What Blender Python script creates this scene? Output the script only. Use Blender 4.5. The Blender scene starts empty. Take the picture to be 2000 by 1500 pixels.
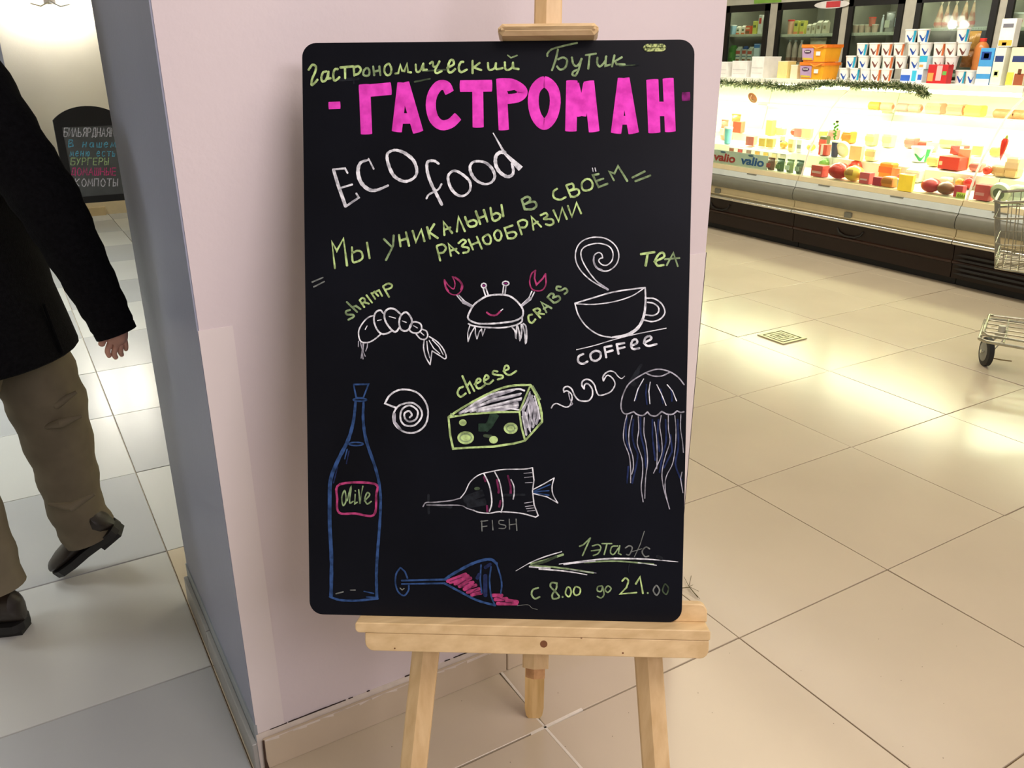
import bpy, math, random
from mathutils import Vector as V, Matrix
random.seed(7)
sc = bpy.context.scene
COL = sc.collection
# ------------------------------------------------------------ camera
HCAM, FPX = 1.42, 1635.7
PITCH, ROLL, YAW = 0.3779, -0.0009, math.radians(31.0)
RY = Matrix.Rotation(-YAW, 3, 'Z')
def CW(X, Y, Z): return RY @ V((X, Y, Z))           # camera-facing ground frame -> world
_c, _s = math.cos(PITCH), math.sin(PITCH)
FW = V((0, _c, -_s)); UP = V((0, _s, _c)); RT = V((1, 0, 0))
R2 = RT*math.cos(ROLL) + UP*math.sin(ROLL); U2 = -RT*math.sin(ROLL) + UP*math.cos(ROLL)
FW, R2, U2 = RY @ FW, RY @ R2, RY @ U2
O = V((0, 0, HCAM))
cd = bpy.data.cameras.new('camera'); cam = bpy.data.objects.new('camera', cd); COL.objects.link(cam)
cd.sensor_width = 36; cd.lens = FPX/2000*36; cd.clip_start = .05; cd.clip_end = 60
cam.matrix_world = Matrix(((R2.x, U2.x, -FW.x, 0), (R2.y, U2.y, -FW.y, 0), (R2.z, U2.z, -FW.z, HCAM), (0, 0, 0, 1)))
sc.camera = cam
def ray(x, y): return R2*((x-1000)/FPX) - U2*((y-750)/FPX) + FW
def onx(x, y, X): d = ray(x, y); return O + d*(X/d.x)
def ony(x, y, Y): d = ray(x, y); return O + d*(Y/d.y)
def onz(x, y, Z): d = ray(x, y); return O + d*((Z-HCAM)/d.z)
def ond(x, y, D): return O + ray(x, y)*D
def dep(p): return (V(p)-O) @ FW
# ------------------------------------------------------------ world, light, exposure
sc.view_settings.view_transform = 'Standard'; sc.view_settings.look = 'None'
sc.view_settings.exposure = 0.0; sc.view_settings.gamma = 1; sc.view_settings.use_curve_mapping = False
w = bpy.data.worlds.new('world'); sc.world = w; w.use_nodes = True
w.node_tree.nodes['Background'].inputs[0].default_value = (.95, .92, 1, 1)
w.node_tree.nodes['Background'].inputs[1].default_value = .20
def area(name, loc, rot, sx, sy, power, col):
    l = bpy.data.lights.new(name, 'AREA'); l.shape = 'RECTANGLE'; l.size = sx; l.size_y = sy
    l.energy = power; l.color = col
    o = bpy.data.objects.new(name, l); COL.objects.link(o); o.location = loc; o.rotation_euler = rot
    return o
area('hall_ceiling_and_fill', (1.3, -.45, 3.0), (0, 0, 0), 2.2, 1.2, 62, (1, .87, .83))
area('hall_ceiling_and_fill', (.9, -2.5, 2.75), (math.radians(42), 0, 0), 2.2, .8, 58, (1, .88, .93))  # added fill behind the camera, tilted to brighten the wall; not a real lamp
area('corridor_ceiling_light', (-2.1, 3.4, 3.0), (0, math.radians(-12), 0), .7, .7, 38, (.92, .95, 1))
area('store_ceiling_and_fill', (3.4, 3.4, 3.0), (0, 0, 0), 1.2, 3.0, 40, (1, .86, .62))
area('store_ceiling_and_fill', (4.5, 4.2, 2.9), (0, math.radians(-38), 0), .5, 4.5, 75, (1, .93, .82))  # added fill, tilted to brighten the goods on the counter top
area('corridor_ceiling_light', (-.7, 5.3, 3.0), (0, 0, 0), .8, 4.0, 56, (.97, 1, .98)).data.spread = math.radians(95)
# ------------------------------------------------------------ materials
def s2l(c): return tuple(((v/255+.055)/1.055)**2.4 if v/255 > .04045 else v/255/12.92 for v in c)
MATS = {}
def mat(name, col, rough=.5, metal=0, var=.06, scale=12, bump=0, emit=0, spec=.5, col2=None, lo=.35, hi=.65, stretch=None, bscale=None, coat=0):
    if name in MATS: return MATS[name]
    m = bpy.data.materials.new(name); m.use_nodes = True; nt = m.node_tree; b = nt.nodes['Principled BSDF']
    c = s2l(col)
    tc = nt.nodes.new('ShaderNodeTexCoord'); mp = nt.nodes.new('ShaderNodeMapping')
    nt.links.new(tc.outputs['Object'], mp.inputs[0])
    if stretch: mp.inputs['Scale'].default_value = stretch
    n = nt.nodes.new('ShaderNodeTexNoise'); n.inputs['Scale'].default_value = scale; n.inputs['Detail'].default_value = 4
    nt.links.new(mp.outputs[0], n.inputs['Vector'])
    r = nt.nodes.new('ShaderNodeValToRGB'); r.color_ramp.elements[0].position = lo; r.color_ramp.elements[1].position = hi
    r.color_ramp.elements[0].color = (*[v*(1-var) for v in c], 1) if col2 is None else (*s2l(col2), 1)
    r.color_ramp.elements[1].color = (*[min(1, v*(1+var)) for v in c], 1)
    nt.links.new(n.outputs['Fac'], r.inputs[0]); nt.links.new(r.outputs[0], b.inputs['Base Color'])
    b.inputs['Roughness'].default_value = rough; b.inputs['Metallic'].default_value = metal
    b.inputs['Specular IOR Level'].default_value = spec
    if coat: b.inputs['Coat Weight'].default_value = coat; b.inputs['Coat Roughness'].default_value = .1
    if bump:
        n2 = nt.nodes.new('ShaderNodeTexNoise'); n2.inputs['Scale'].default_value = bscale or scale*3
        nt.links.new(mp.outputs[0], n2.inputs['Vector'])
        bp = nt.nodes.new('ShaderNodeBump'); bp.inputs['Strength'].default_value = bump; bp.inputs['Distance'].default_value = .01
        nt.links.new(n2.outputs['Fac'], bp.inputs['Height']); nt.links.new(bp.outputs[0], b.inputs['Normal'])
    if emit:
        b.inputs['Emission Color'].default_value = (*c, 1); b.inputs['Emission Strength'].default_value = emit
    MATS[name] = m; return m
def glass(name, tint=(235, 245, 240), refl=.12):
    if name in MATS: return MATS[name]
    m = bpy.data.materials.new(name); m.use_nodes = True; nt = m.node_tree
    for q in list(nt.nodes): nt.nodes.remove(q)
    out = nt.nodes.new('ShaderNodeOutputMaterial'); mx = nt.nodes.new('ShaderNodeMixShader')
    t = nt.nodes.new('ShaderNodeBsdfTransparent'); g = nt.nodes.new('ShaderNodeBsdfGlossy')
    t.inputs[0].default_value = (*s2l(tint), 1); g.inputs['Roughness'].default_value = .03
    lw = nt.nodes.new('ShaderNodeLayerWeight'); pw = nt.nodes.new('ShaderNodeMath'); pw.operation = 'POWER'; pw.inputs[1].default_value = 5
    ma = nt.nodes.new('ShaderNodeMath'); ma.operation = 'MULTIPLY_ADD'; ma.inputs[1].default_value = .80; ma.inputs[2].default_value = .035
    nt.links.new(lw.outputs['Facing'], pw.inputs[0]); nt.links.new(pw.outputs[0], ma.inputs[0]); nt.links.new(ma.outputs[0], mx.inputs[0]); nt.links.new(t.outputs[0], mx.inputs[1]); nt.links.new(g.outputs[0], mx.inputs[2])
    nt.links.new(mx.outputs[0], out.inputs[0]); MATS[name] = m; return m
def M(col, rough=.45, **k): return mat('paint_%d_%d_%d_%d' % (*col, int(rough*100)), col, rough, **k)
wood = mat('pine_wood', (220, 193, 146), .42, var=.10, scale=2, col2=(208, 178, 128), stretch=(1.0, 30, 30), lo=.3, hi=.7)
woodv = mat('pine_wood_upright', (219, 190, 142), .42, scale=2, col2=(205, 172, 122), stretch=(30, 30, 1.0), lo=.3, hi=.7)
woodd = mat('pine_end_grain', (196, 150, 100), .5, scale=60, col2=(170, 122, 76))
knot = mat('pine_knot', (120, 76, 44), .5, scale=90)
board_m = mat('blackboard_laminate', (13, 15, 22), .38, var=.25, scale=4, spec=.13)
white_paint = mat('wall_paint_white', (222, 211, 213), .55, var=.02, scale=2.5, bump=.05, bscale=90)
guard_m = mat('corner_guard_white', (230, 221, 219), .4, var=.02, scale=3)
blue_grey_m = mat('wall_blue_grey', (152, 157, 176), .42, var=.03, scale=3, bump=.05, bscale=80)  # side face of the wall end, darker and bluer than the front
ceil_m = mat('ceiling_paint', (215, 212, 205), .8)
corr_wall = mat('wall_paint_cream', (222, 216, 200), .6, var=.02, scale=3, bump=.04, bscale=70)
grout_m = mat('grout_brown', (104, 84, 56), .85, scale=6, col2=(140, 120, 92))
grout_w = mat('grout_white', (226, 220, 206), .8, scale=40)
tileA = mat('tile_beige', (199, 186, 162), .19, var=.03, scale=2.2, spec=.7)
tileB = mat('tile_light_grey', (188, 189, 184), .22, var=.02, scale=2.2, spec=.55)
tileC = mat('tile_mid_grey', (168, 170, 169), .22, var=.02, scale=2.2, spec=.55)
steel = mat('chrome', (215, 214, 205), .16, 1, var=.03)
wire_m = mat('zinc_wire', (176, 172, 152), .32, .85, var=.12, scale=60)
black_rub = mat('black_rubber', (22, 22, 22), .6)
# ------------------------------------------------------------ mesh helpers
class MB:
    def __init__(s): s.v = []; s.f = []
    def add(s, vs, fs):
        k = len(s.v); s.v += [V(p) for p in vs]; s.f += [tuple(i+k for i in f) for f in fs]; return s
    def box(s, x0, y0, z0, x1, y1, z1):
        vs = [(x, y, z) for z in (z0, z1) for x, y in ((x0, y0), (x1, y0), (x1, y1), (x0, y1))]
        return s.add(vs, [(3, 2, 1, 0), (4, 5, 6, 7), (0, 1, 5, 4), (1, 2, 6, 5), (2, 3, 7, 6), (3, 0, 4, 7)])
    def cbox(s, x0, y0, z0, x1, y1, z1, c=.004):      # box with chamfered edges
        c = min(c, (x1-x0)*.45, (y1-y0)*.45, (z1-z0)*.45)
        def ring(z, i): return [(x0+i+c, y0+i, z), (x1-i-c, y0+i, z), (x1-i, y0+i+c, z), (x1-i, y1-i-c, z), (x1-i-c, y1-i, z), (x0+i+c, y1-i, z), (x0+i, y1-i-c, z), (x0+i, y0+i+c, z)]
        rs = [ring(z0, c*.9), ring(z0+c, 0), ring(z1-c, 0), ring(z1, c*.9)]
        vs = [p for r in rs for p in r]; fs = [tuple(range(7, -1, -1)), tuple(range(24, 32))]
        for k in range(3):
            for i in range(8): j = (i+1) % 8; fs.append((k*8+i, k*8+j, k*8+8+j, k*8+8+i))
        return s.add(vs, fs)
    def prism(s, poly, A, B):       # poly: list of V ; extruded from offset A to offset B
        n = len(poly); vs = [p+A for p in poly]+[p+B for p in poly]
        fs = [tuple(range(n-1, -1, -1)), tuple(range(n, 2*n))]+[(i, (i+1) % n, n+(i+1) % n, n+i) for i in range(n)]
        return s.add(vs, fs)
    def lathe(s, prof, seg=16, o=(0, 0, 0), sx=1, sy=1):
        vs = []; fs = []; o = V(o)
        for r, z in prof:
            for i in range(seg): a = 2*math.pi*i/seg; vs.append(o+V((r*sx*math.cos(a), r*sy*math.sin(a), z)))
        for k in range(len(prof)-1):
            for i in range(seg): j = (i+1) % seg; fs.append((k*seg+i, k*seg+j, k*seg+seg+j, k*seg+seg+i))
        fs.append(tuple(range(seg-1, -1, -1))); m = (len(prof)-1)*seg; fs.append(tuple(range(m, m+seg)))
        return s.add(vs, fs)
    def tube(s, pts, r, seg=8, cap=True, flat=1.0, ref=None):
        pts = [V(p) for p in pts]; n = len(pts); rs = r if isinstance(r, (list, tuple)) else [r]*n
        up = V(ref) if ref else V((0, 0, 1)); vs = []; fs = []
        t0 = (pts[1]-pts[0]).normalized()
        if abs(t0 @ up) > .95 and not ref: up = V((1, 0, 0))
        a = (up-t0*(up @ t0)).normalized()
        for i, p in enumerate(pts):
            t = ((pts[min(i+1, n-1)]-pts[max(i-1, 0)])).normalized()
            a = (a-t*(a @ t)).normalized(); b = t.cross(a)
            for k in range(seg):
                q = 2*math.pi*k/seg; ri = rs[i]
                ra, rb = (ri if isinstance(ri, (tuple, list)) else (ri, ri*flat))
                vs.append(p+a*(ra*math.cos(q))+b*(rb*math.sin(q)))
        for k in range(n-1):
            for i in range(seg): j = (i+1) % seg; fs.append((k*seg+i, k*seg+j, k*seg+seg+j, k*seg+seg+i))
        if cap: fs.append(tuple(range(seg-1, -1, -1))); m = (n-1)*seg; fs.append(tuple(range(m, m+seg)))
        return s.add(vs, fs)
    def xform(s, Mx):
        s.v = [Mx @ p for p in s.v]; return s
    def build(s, name, m, parent=None, smooth=False, label=None, fix=True):
        me = bpy.data.meshes.new(name); me.from_pydata([tuple(p) for p in s.v], [], s.f); me.materials.append(m)
        if fix:
            import bmesh
            bm = bmesh.new(); bm.from_mesh(me); bmesh.ops.recalc_face_normals(bm, faces=bm.faces); bm.to_mesh(me); bm.free()
        if smooth:
            me.polygons.foreach_set('use_smooth', [True]*len(me.polygons))
            try: me.set_sharp_from_angle(angle=math.radians(40))
            except Exception: pass
        o = bpy.data.objects.new(name, me); COL.objects.link(o)
        if parent is not None: o.parent = parent
        if label: o['label'] = label
        return o
def sphere(c, r, seg=16, rings=9, sz=1.0):
    m = MB(); m.lathe([(max(.0005, r*math.sin(math.pi*k/rings)), -r*sz*math.cos(math.pi*k/rings)) for k in range(rings+1)], seg, c); return m
def tag(o, label, cat, group=None):
    o['label'] = label; o['category'] = cat
    if group: o['group'] = group
    return o
def struct(o): o['kind'] = 'structure'; return o
def thing(name, label, cat, loc=(0, 0, 0), group=None, rot=0):
    o = bpy.data.objects.new(name, None); COL.objects.link(o); o.location = loc; o.rotation_euler = (0, 0, rot); o.empty_display_size = .05
    return tag(o, label, cat, group)
def prj(p):
    q = V(p)-O; z = q @ FW
    return (1000+FPX*(q @ R2)/z, 750-FPX*(q @ U2)/z, z)
# ------------------------------------------------------------ floor with single tiles
T, X0, Y0 = .6005, .2238, 1.2240
fl = struct(MB().box(-6, -3, -.05, 9.2, 9.2, -.006).build('floor', grout_m))
cor = MB().box(-6, -3, -.0055, .2238, 9.2, -.0045); 
cl = cor.build('grout_bed', grout_w, fl)
g = .0019; c = .0012
tv = [(-T/2+g+e, -T/2+g+e, z) for e, z in ()]
def tile_mesh(m, nm):
    b = MB(); h = T/2-g; k = h-c
    vs = [(-h, -h, -.011), (h, -h, -.011), (h, h, -.011), (-h, h, -.011), (-h, -h, -c*.6), (h, -h, -c*.6), (h, h, -c*.6), (-h, h, -c*.6), (-k, -k, 0), (k, -k, 0), (k, k, 0), (-k, k, 0)]
    fs = [(8, 9, 10, 11)]+[(i, (i+1) % 4, 4+(i+1) % 4, 4+i) for i in range(4)]+[(4+i, 4+(i+1) % 4, 8+(i+1) % 4, 8+i) for i in range(4)]
    b.add(vs, fs); me = bpy.data.meshes.new(nm); me.from_pydata([tuple(p) for p in b.v], [], b.f); me.materials.append(m); return me
TM = [tile_mesh(tileA, 'tile_beige'), tile_mesh(tileB, 'tile_light'), tile_mesh(tileC, 'tile_grey')]
cand = []
for i in range(-6, 10):
    for j in range(-5, 13):
        x, y = X0+(i+.5)*T, Y0+(j+.5)*T
        p = prj((x, y, 0))
        vis = any((lambda q: q[2] > .2 and -40 < q[0] < 2040 and -40 < q[1] < 1540)(prj((x+a*T/2, y+b*T/2, 0))) for a in (-1, 0, 1) for b in (-1, 0, 1))
        cand.append((0 if vis else 1, (x*x+y*y), i, j, x, y))
cand.sort()
for vis, d, i, j, x, y in cand[:285]:
    k = 0 if (i >= 2 or (i >= 0 and y < 2.2)) else (1 if (i+j) % 2 == 0 else 2)
    o = bpy.data.objects.new('tile', TM[k]); COL.objects.link(o); o.parent = fl
    a = .0032
    o.location = (x, y, 0 if k == 0 else 0); o.rotation_euler = (random.uniform(-a, a), random.uniform(-a, a), 0)
# white re-grouted stretches near the easel foot
for (pa, pb_, wd) in (((975, 1308), (1027, 1372), .006), ((1047, 1402), (1064, 1420), .005), ((1064, 1420), (1140, 1506), .006), ((1036, 1434), (1137, 1385), .0075)):
    A, B = onz(*pa, 0), onz(*pb_, 0); dd = (B-A).normalized(); nn = V((-dd.y, dd.x, 0))*wd/2
    MB().prism([A+nn, A-nn, B-nn, B+nn], V((0, 0, -.004)), V((0, 0, .0012))).build('grout_patch', grout_w, fl, label='white smeared grout line')
# dark specks and crumbs
sp = MB()
for _ in range(46):
    q = onz(random.uniform(560, 1900), random.uniform(1180, 1495), .0015)
    if .2 < q.x < 1.5 and q.y > 1.42: continue
    sp.add([(q.x+random.uniform(.0006, .0016)*math.cos(t), q.y+random.uniform(.0006, .0016)*math.sin(t), .0016) for t in (0, 1.3, 2.5, 3.8, 5)], [(0, 1, 2, 3, 4)])
o = sp.build('dirt_specks', mat('dirt', (60, 48, 36), .8), fl); o['kind'] = 'stuff'
# drain
dr = thing('floor_drain', 'small square metal floor drain set in a beige tile', 'drain', (3.425, 2.90, 0))
dm = mat('drain_steel', (190, 184, 150), .35, .6)
dk = mat('drain_gap', (40, 34, 22), .8)
MB().box(-.085, -.085, -.004, .085, .085, .003).build('sump', dk, dr)
def ringp(a, b, z0=.001, z1=.006, gap=0):
    m = MB()
    for sgn in (-1, 1):
        m.box(-b, min(sgn*a, sgn*b), z0, b, max(sgn*a, sgn*b), z1) if not gap else (m.box(-b, min(sgn*a, sgn*b), z0, -gap, max(sgn*a, sgn*b), z1), m.box(gap, min(sgn*a, sgn*b), z0, b, max(sgn*a, sgn*b), z1))
        m.box(min(sgn*a, sgn*b), -a, z0, max(sgn*a, sgn*b), a, z1) if not gap else (m.box(min(sgn*a, sgn*b), -a, z0, max(sgn*a, sgn*b), -gap, z1), m.box(min(sgn*a, sgn*b), gap, z0, max(sgn*a, sgn*b), a, z1))
    return m
ringp(.072, .09).build('rim', dm, dr); ringp(.046, .064).build('grate_bar', dm, dr); ringp(.028, .040).build('grate_bar', dm, dr)
MB().box(-.022, -.022, .001, .022, .022, .0058).build('grate_bar', dm, dr)
for a in (-.013, .013): MB().box(a-.003, -.018, .0055, a+.003, .018, .0062).build('slot', dk, dr)
# ------------------------------------------------------------ room shell
PX0, PX1, PY0, PY1 = .2435, 1.400, 1.4405, 2.134
pil = struct(MB().box(PX0, PY0, 0, PX1, PY1, 3.05).build('wall_center', white_paint))
struct(MB().box(PX0-.003, PY0+.0015, .115, PX0, PY1, 3.05).build('trim_1', blue_grey_m)); bpy.data.objects['trim_1']['label'] = 'blue grey side face of the wall end'
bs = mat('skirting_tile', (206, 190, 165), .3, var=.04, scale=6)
bsd = mat('skirting_mortar', (222, 212, 200), .8, scale=30)
bf = struct(MB().box(PX0-.004, PY0-.0022, 0, PX1, PY0, .092).build('baseboard_front', bsd))
def skirt(x0, y0, x1, y1, z=.078): return MB().cbox(x0, y0, .0, x1, y1, z, .0015).build('tile', bs, bf)
skirt(PX0+.008, PY0-.011, .843, PY0-.0022); skirt(.846, PY0-.011, PX1+.004, PY0-.0022)
# ragged mortar on top edge of the skirting
m = MB(); pts = []
xs = [PX0+.01+i*.03 for i in range(39)]
for i, x in enumerate(xs[:-1]):
    h0, h1 = .070+.009*random.random()*(1 if i < 16 else .6), .070+.009*random.random()
    m.prism([V((x, 0, h0)), V((xs[i+1], 0, h1)), V((xs[i+1], 0, .0785)), V((x, 0, .0785))], V((0, PY0-.0118, 0)), V((0, PY0-.011, 0)))
m.build('mortar_smear', bsd, bf)
m = MB()
for i in range(20):
    x = PX0+.01+random.random()**1.5*1.1; L = .006+.05*random.random()**2
    m.box(x, PY0-.0030, .0925, x+L, PY0-.0001, .0930+.0012*random.random())
m.build('dark_crack', mat('crack', (58, 46, 40), .9), bf)
m = MB(); m.prism([V((PX0+.004, 0, 0)), V((PX0+.012, 0, 0)), V((PX0+.0075, 0, .03)), V((PX0+.009, 0, .078)), V((PX0+.0055, 0, .078)), V((PX0+.004, 0, .03))], V((0, PY0-.0125, 0)), V((0, PY0-.009, 0))); m.build('chipped_corner', mat('chip', (70, 50, 38), .9), bf)
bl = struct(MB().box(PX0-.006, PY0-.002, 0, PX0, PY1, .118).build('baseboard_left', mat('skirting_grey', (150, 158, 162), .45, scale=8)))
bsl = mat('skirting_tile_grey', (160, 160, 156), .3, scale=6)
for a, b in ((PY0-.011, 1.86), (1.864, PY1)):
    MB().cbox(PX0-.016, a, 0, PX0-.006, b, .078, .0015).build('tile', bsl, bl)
# corner guards
for i, (x0, x1) in enumerate(((PX0-.002, PX0+.056), (PX1-.060, PX1+.002))):
    q = MB().box(x0, PY0-.0018, .094, x1, PY0+.0005, .978)
    xx = PX0-.0048 if i == 0 else PX1
    if i == 1: q.box(xx, PY0-.0018, .094, xx+.0018, PY0+.05, .978)
    o = struct(q.build('trim_%d' % (i+2), guard_m)); o['label'] = ['white corner guard strip on the left edge of the wall', 'white corner guard strip on the right edge of the wall'][i]
# far corridor wall, ceiling and outer walls
fw_ = struct(MB().box(-3.2, 8.76, 0, 3.4, 8.9, 3.05).build('wall_far', corr_wall))
b2 = struct(MB().box(-3.2, 8.745, 0, 3.4, 8.76, .125).build('baseboard_far', mat('skirting_cream', (214, 196, 160), .4, scale=8)))
MB().box(.62, 8.70, 0, .80, 8.745, .075).build('skirting_step', mat('skirting_tan', (190, 166, 124), .5, scale=8), b2)
struct(MB().box(-3.3, -3, 0, -3.2, 8.9, 3.05).build('wall_left', corr_wall))
struct(MB().box(8.3, -3, 0, 8.4, 9.2, 3.05).build('wall_right', mat('wall_paint_store', (170, 165, 150), .7)))
struct(MB().box(3.4, 9.0, 0, 8.3, 9.1, 3.05).build('wall_back', mat('wall_paint_store2', (180, 172, 150), .7)))
struct(MB().box(-3.3, -3, 3.05, 8.4, 9.2, 3.12).build('ceiling', ceil_m))
struct(MB().box(-.62, 8.2, .02, .215, 8.74, 3.05).build('wall_niche', mat('wall_blue_grey2', (150, 155, 175), .5)))
# ------------------------------------------------------------ wall lamp in the corridor
wl = thing('wall_lamp', 'double glass wall lamp glowing white high on the corridor wall', 'lamp', (.66, 8.76, 1.80))
lampm = mat('lamp_glass_lit', (255, 250, 238), .5, emit=14)
MB().cbox(-.05, -.02, .0, .05, 0, .10, .006).build('back_plate', steel, wl)
for sx in (-.155, .155):
    MB().tube([(0, -.02, .02), (sx*.5, -.06, -.02), (sx, -.08, .0), (sx, -.09, .03)], .008, 8).build('arm', steel, wl, True)
    MB().lathe([(.02, 0), (.045, .025), (.055, .06), (.048, .10), (.03, .115)], 16, (sx, -.09, .02)).build('lamp_shade', lampm, wl, True)
for sx in (-.155, .155):
    l = bpy.data.lights.new('wall_lamp_glow', 'POINT'); l.energy = 9; l.color = (1, .95, .85); l.shadow_soft_size = .06
    o = bpy.data.objects.new('wall_lamp_glow', l); COL.objects.link(o); o.location = (.66+sx, 8.60, 1.80)
# ------------------------------------------------------------ refrigerated counter modules
brown = mat('kick_panel_brown', (30, 17, 10), .45, var=.12, scale=5, spec=.3)
beige = mat('counter_beige', (205, 190, 150), .35, var=.03)
bump_m = mat('bumper_grey', (112, 112, 100), .42, var=.05)
lstrip = mat('counter_light_grey', (196, 204, 200), .3, var=.03)
inner = mat('counter_inner_white', (240, 234, 215), .45, var=.02)
clear = glass('clear_glass'); canopy_m = mat('counter_top_white', (242, 240, 228), .35)
tubem = mat('lit_tube', (255, 246, 214), .5, emit=14)
YJ = [.470, 1.775, 3.080, 4.385, 5.690, 6.995]
def yz_prof(m, prof, y0, y1):
    return m.prism([V((x, 0, z)) for x, z in prof], V((0, y0, 0)), V((0, y1, 0)))
GL = [(5.160, .553), (5.207, .722), (5.257, .824), (5.315, .907), (5.400, 1.031), (5.480, 1.100), (5.560, 1.150), (5.60, 1.172)]
names = ['nearest, beyond the right edge of the photo', 'behind the shopping cart, cheeses under its curved glass', 'in the middle, red and yellow cheeses under its curved glass', 'with the red and blue lettered strip inside', 'mostly hidden behind the white wall']
for k in range(5):
    a, b = YJ[k]+.003, YJ[k+1]-.003
    t = thing('refrigerated_counter', 'curved glass refrigerated counter module '+names[k], 'display counter', (5.15, (a+b)/2, 0), 'refrigerated counter modules in a row'); L = (b-a)/2
    def B(nm, prof, m, y0=-L, y1=L, sm=False, label=None):
        return yz_prof(MB(), [(x-5.15, z) for x, z in prof], y0, y1).build(nm, m, t, sm, label)
    B('toe_kick', [(5.235, .001), (5.235, .058), (5.30, .058), (5.30, .001)], black_rub)
    kp = B('kick_panel', [(5.165, .058), (5.148, .275), (5.20, .275), (5.20, .058)], brown)
    B('kick_moulding', [(5.156, .150), (5.146, .156), (5.146, .168), (5.156, .174)], mat('kick_moulding_brown', (44, 22, 13), .35))
    if k <= 1:
        for q in range(5):
            z = .088+q*.030
            MB().prism([V((-.003-z*.06+.006, -L+.05, z)), V((-.003-z*.06+.006, L-.07, z)), V((-.003-z*.06+.006, L-.02, z+.006)), V((-.003-z*.06+.006, L-.07, z+.014)), V((-.003-z*.06+.006, -L+.05, z+.014))], V((0, 0, 0)), V((-.006, 0, 0))).build('vent_slat', black_rub, t)
    MB().tube([(.0, L-.62, .235), (-.004, L-.60, .205), (-.006, L-.55, .185), (-.006, L-.47, .183), (-.004, L-.42, .20), (0, L-.40, .23)], .007, 6).build('hose_loop', black_rub, t, True)
    B('lower_panel', [(5.160, .275), (5.135, .280), (5.135, .375), (5.20, .375), (5.20, .275)], beige)
    MB().tube([(-.028, -L, .291), (-.028, L, .291)], .016, 12).build('chrome_rail', steel, t, True)
    MB().tube([(-.020, -L, .318), (-.020, L, .318)], .007, 8).build('thin_rail', beige, t, True)
    MB().cbox(-.03, L-.52, .318, -.012, L-.46, .356, .003).build('rail_bracket', bump_m, t)
    B('bumper', [(5.15, .373), (5.118, .375), (5.102, .392), (5.098, .420), (5.104, .452), (5.122, .472), (5.15, .476)], bump_m, sm=True)
    B('price_rail', [(5.120, .474), (5.128, .515), (5.172, .518), (5.172, .474)], lstrip)
    B('glass_sill', [(5.138, .517), (5.146, .551), (5.20, .553), (5.20, .517)], beige)
    for yy in (L-.25, -L+.45): MB().cbox(-.026, yy-.05, .510, -.014, yy+.05, .517, .001).build('catch', bump_m, t)
    B('cabinet_body', [(5.19, .06), (5.19, .50), (5.24, .525), (6.05, .525), (6.20, 1.175), (6.26, 1.175), (6.26, .06)], inner)
    B('display_deck', [(5.203, .545), (5.50, .572), (5.50, .66), (5.74, .68), (5.74, .74), (6.06, .76), (6.06, .528), (5.203, .528)], inner)
    yz_prof(MB(), [(x-5.15, z) for x, z in ((5.80, .985), (5.80, .991), (6.13, .991), (6.13, .985))], -L+.01, L-.01).build('inner_shelf', clear, t)
    gp = [(x-5.15, z) for x, z in GL]; gp2 = [(x+.005, z-.003) for x, z in gp[::-1]]
    n = len(gp); vs = []; fs = []
    for y in (-L+.002, L-.002):
        vs += [(x, y, z) for x, z in gp]+[(x+.0055, y, z-.003) for x, z in gp]
    for i in range(n-1):
        fs += [(i, i+1, 2*n+i+1, 2*n+i), (n+i, n+i+1, 3*n+i+1, 3*n+i)]
    for i in range(n-1): fs += [(i, i+1, n+i+1, n+i), (2*n+i, 2*n+i+1, 3*n+i+1, 3*n+i)]
    MB().add(vs, fs).build('curved_glass', clear, t, True)
    m = MB()                                     # pale seam profile along the glass edge
    for i in range(n-1):
        (x, z), (x2, z2) = gp[i], gp[i+1]
        m.add([(x-.002, L-.014, z), (x-.002, L-.001, z), (x2-.002, L-.001, z2), (x2-.002, L-.014, z2), (x+.004, L-.014, z), (x+.004, L-.001, z), (x2+.004, L-.001, z2), (x2+.004, L-.014, z2)],
              [(0, 1, 2, 3), (7, 6, 5, 4), (0, 3, 7, 4), (1, 5, 6, 2)])
    m.build('glass_edge_strip', mat('edge_strip', (225, 220, 200), .3), t)
    B('canopy', [(5.555, 1.176), (5.555, 1.212), (5.57, 1.216), (6.24, 1.216), (6.24, 1.176)], canopy_m)
    MB().tube([(.50, -L+.06, 1.160), (.50, L-.06, 1.160)], .013, 10).build('light_tube', tubem, t, True)
    MB().tube([(.93, -L+.06, .972), (.93, L-.06, .972)], .009, 8).build('shelf_light_tube', tubem, t, True)
    if k > 0: area('counter_light', (5.68, (a+b)/2, 1.150), (0, math.radians(8), 0), .14, 1.2, 27, (1, .90, .70))
# ------------------------------------------------------------ tall glass-door fridges
XF = 7.0
frb = mat('fridge_frame_black', (26, 25, 24), .35); mull = mat('fridge_mullion', (206, 202, 186), .35, .1)
frin = mat('fridge_interior', (128, 126, 112), .6); shelf_m = mat('fridge_shelf', (214, 208, 188), .4)
fz = thing('display_fridge', 'long row of black framed glass door fridges behind the counter', 'fridge', (XF, 5, 0))
YD = [(7.85, 7.26), (7.17, 6.575), (6.46, 5.70), (5.61, 5.045), (4.92, 4.205), (4.13, 3.35), (3.28, 2.5)]
def wb(x0, y0, z0, x1, y1, z1): return MB().box(x0-XF, y0-5, z0, x1-XF, y1-5, z1)
wb(XF+.62, 2.45, .1, XF+.66, 7.9, 2.1).build('back_panel', frin, fz)
wb(XF, 2.45, .02, XF+.66, 7.9, .14).build('plinth', frb, fz)
wb(XF+.02, 2.45, 1.98, XF+.66, 7.9, 2.1).build('top_panel', frin, fz)
wb(XF-.03, 2.45, 1.868, XF+.05, 7.9, 2.12).build('header_panel', mat('fridge_header', (205, 204, 186), .4), fz)
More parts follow.
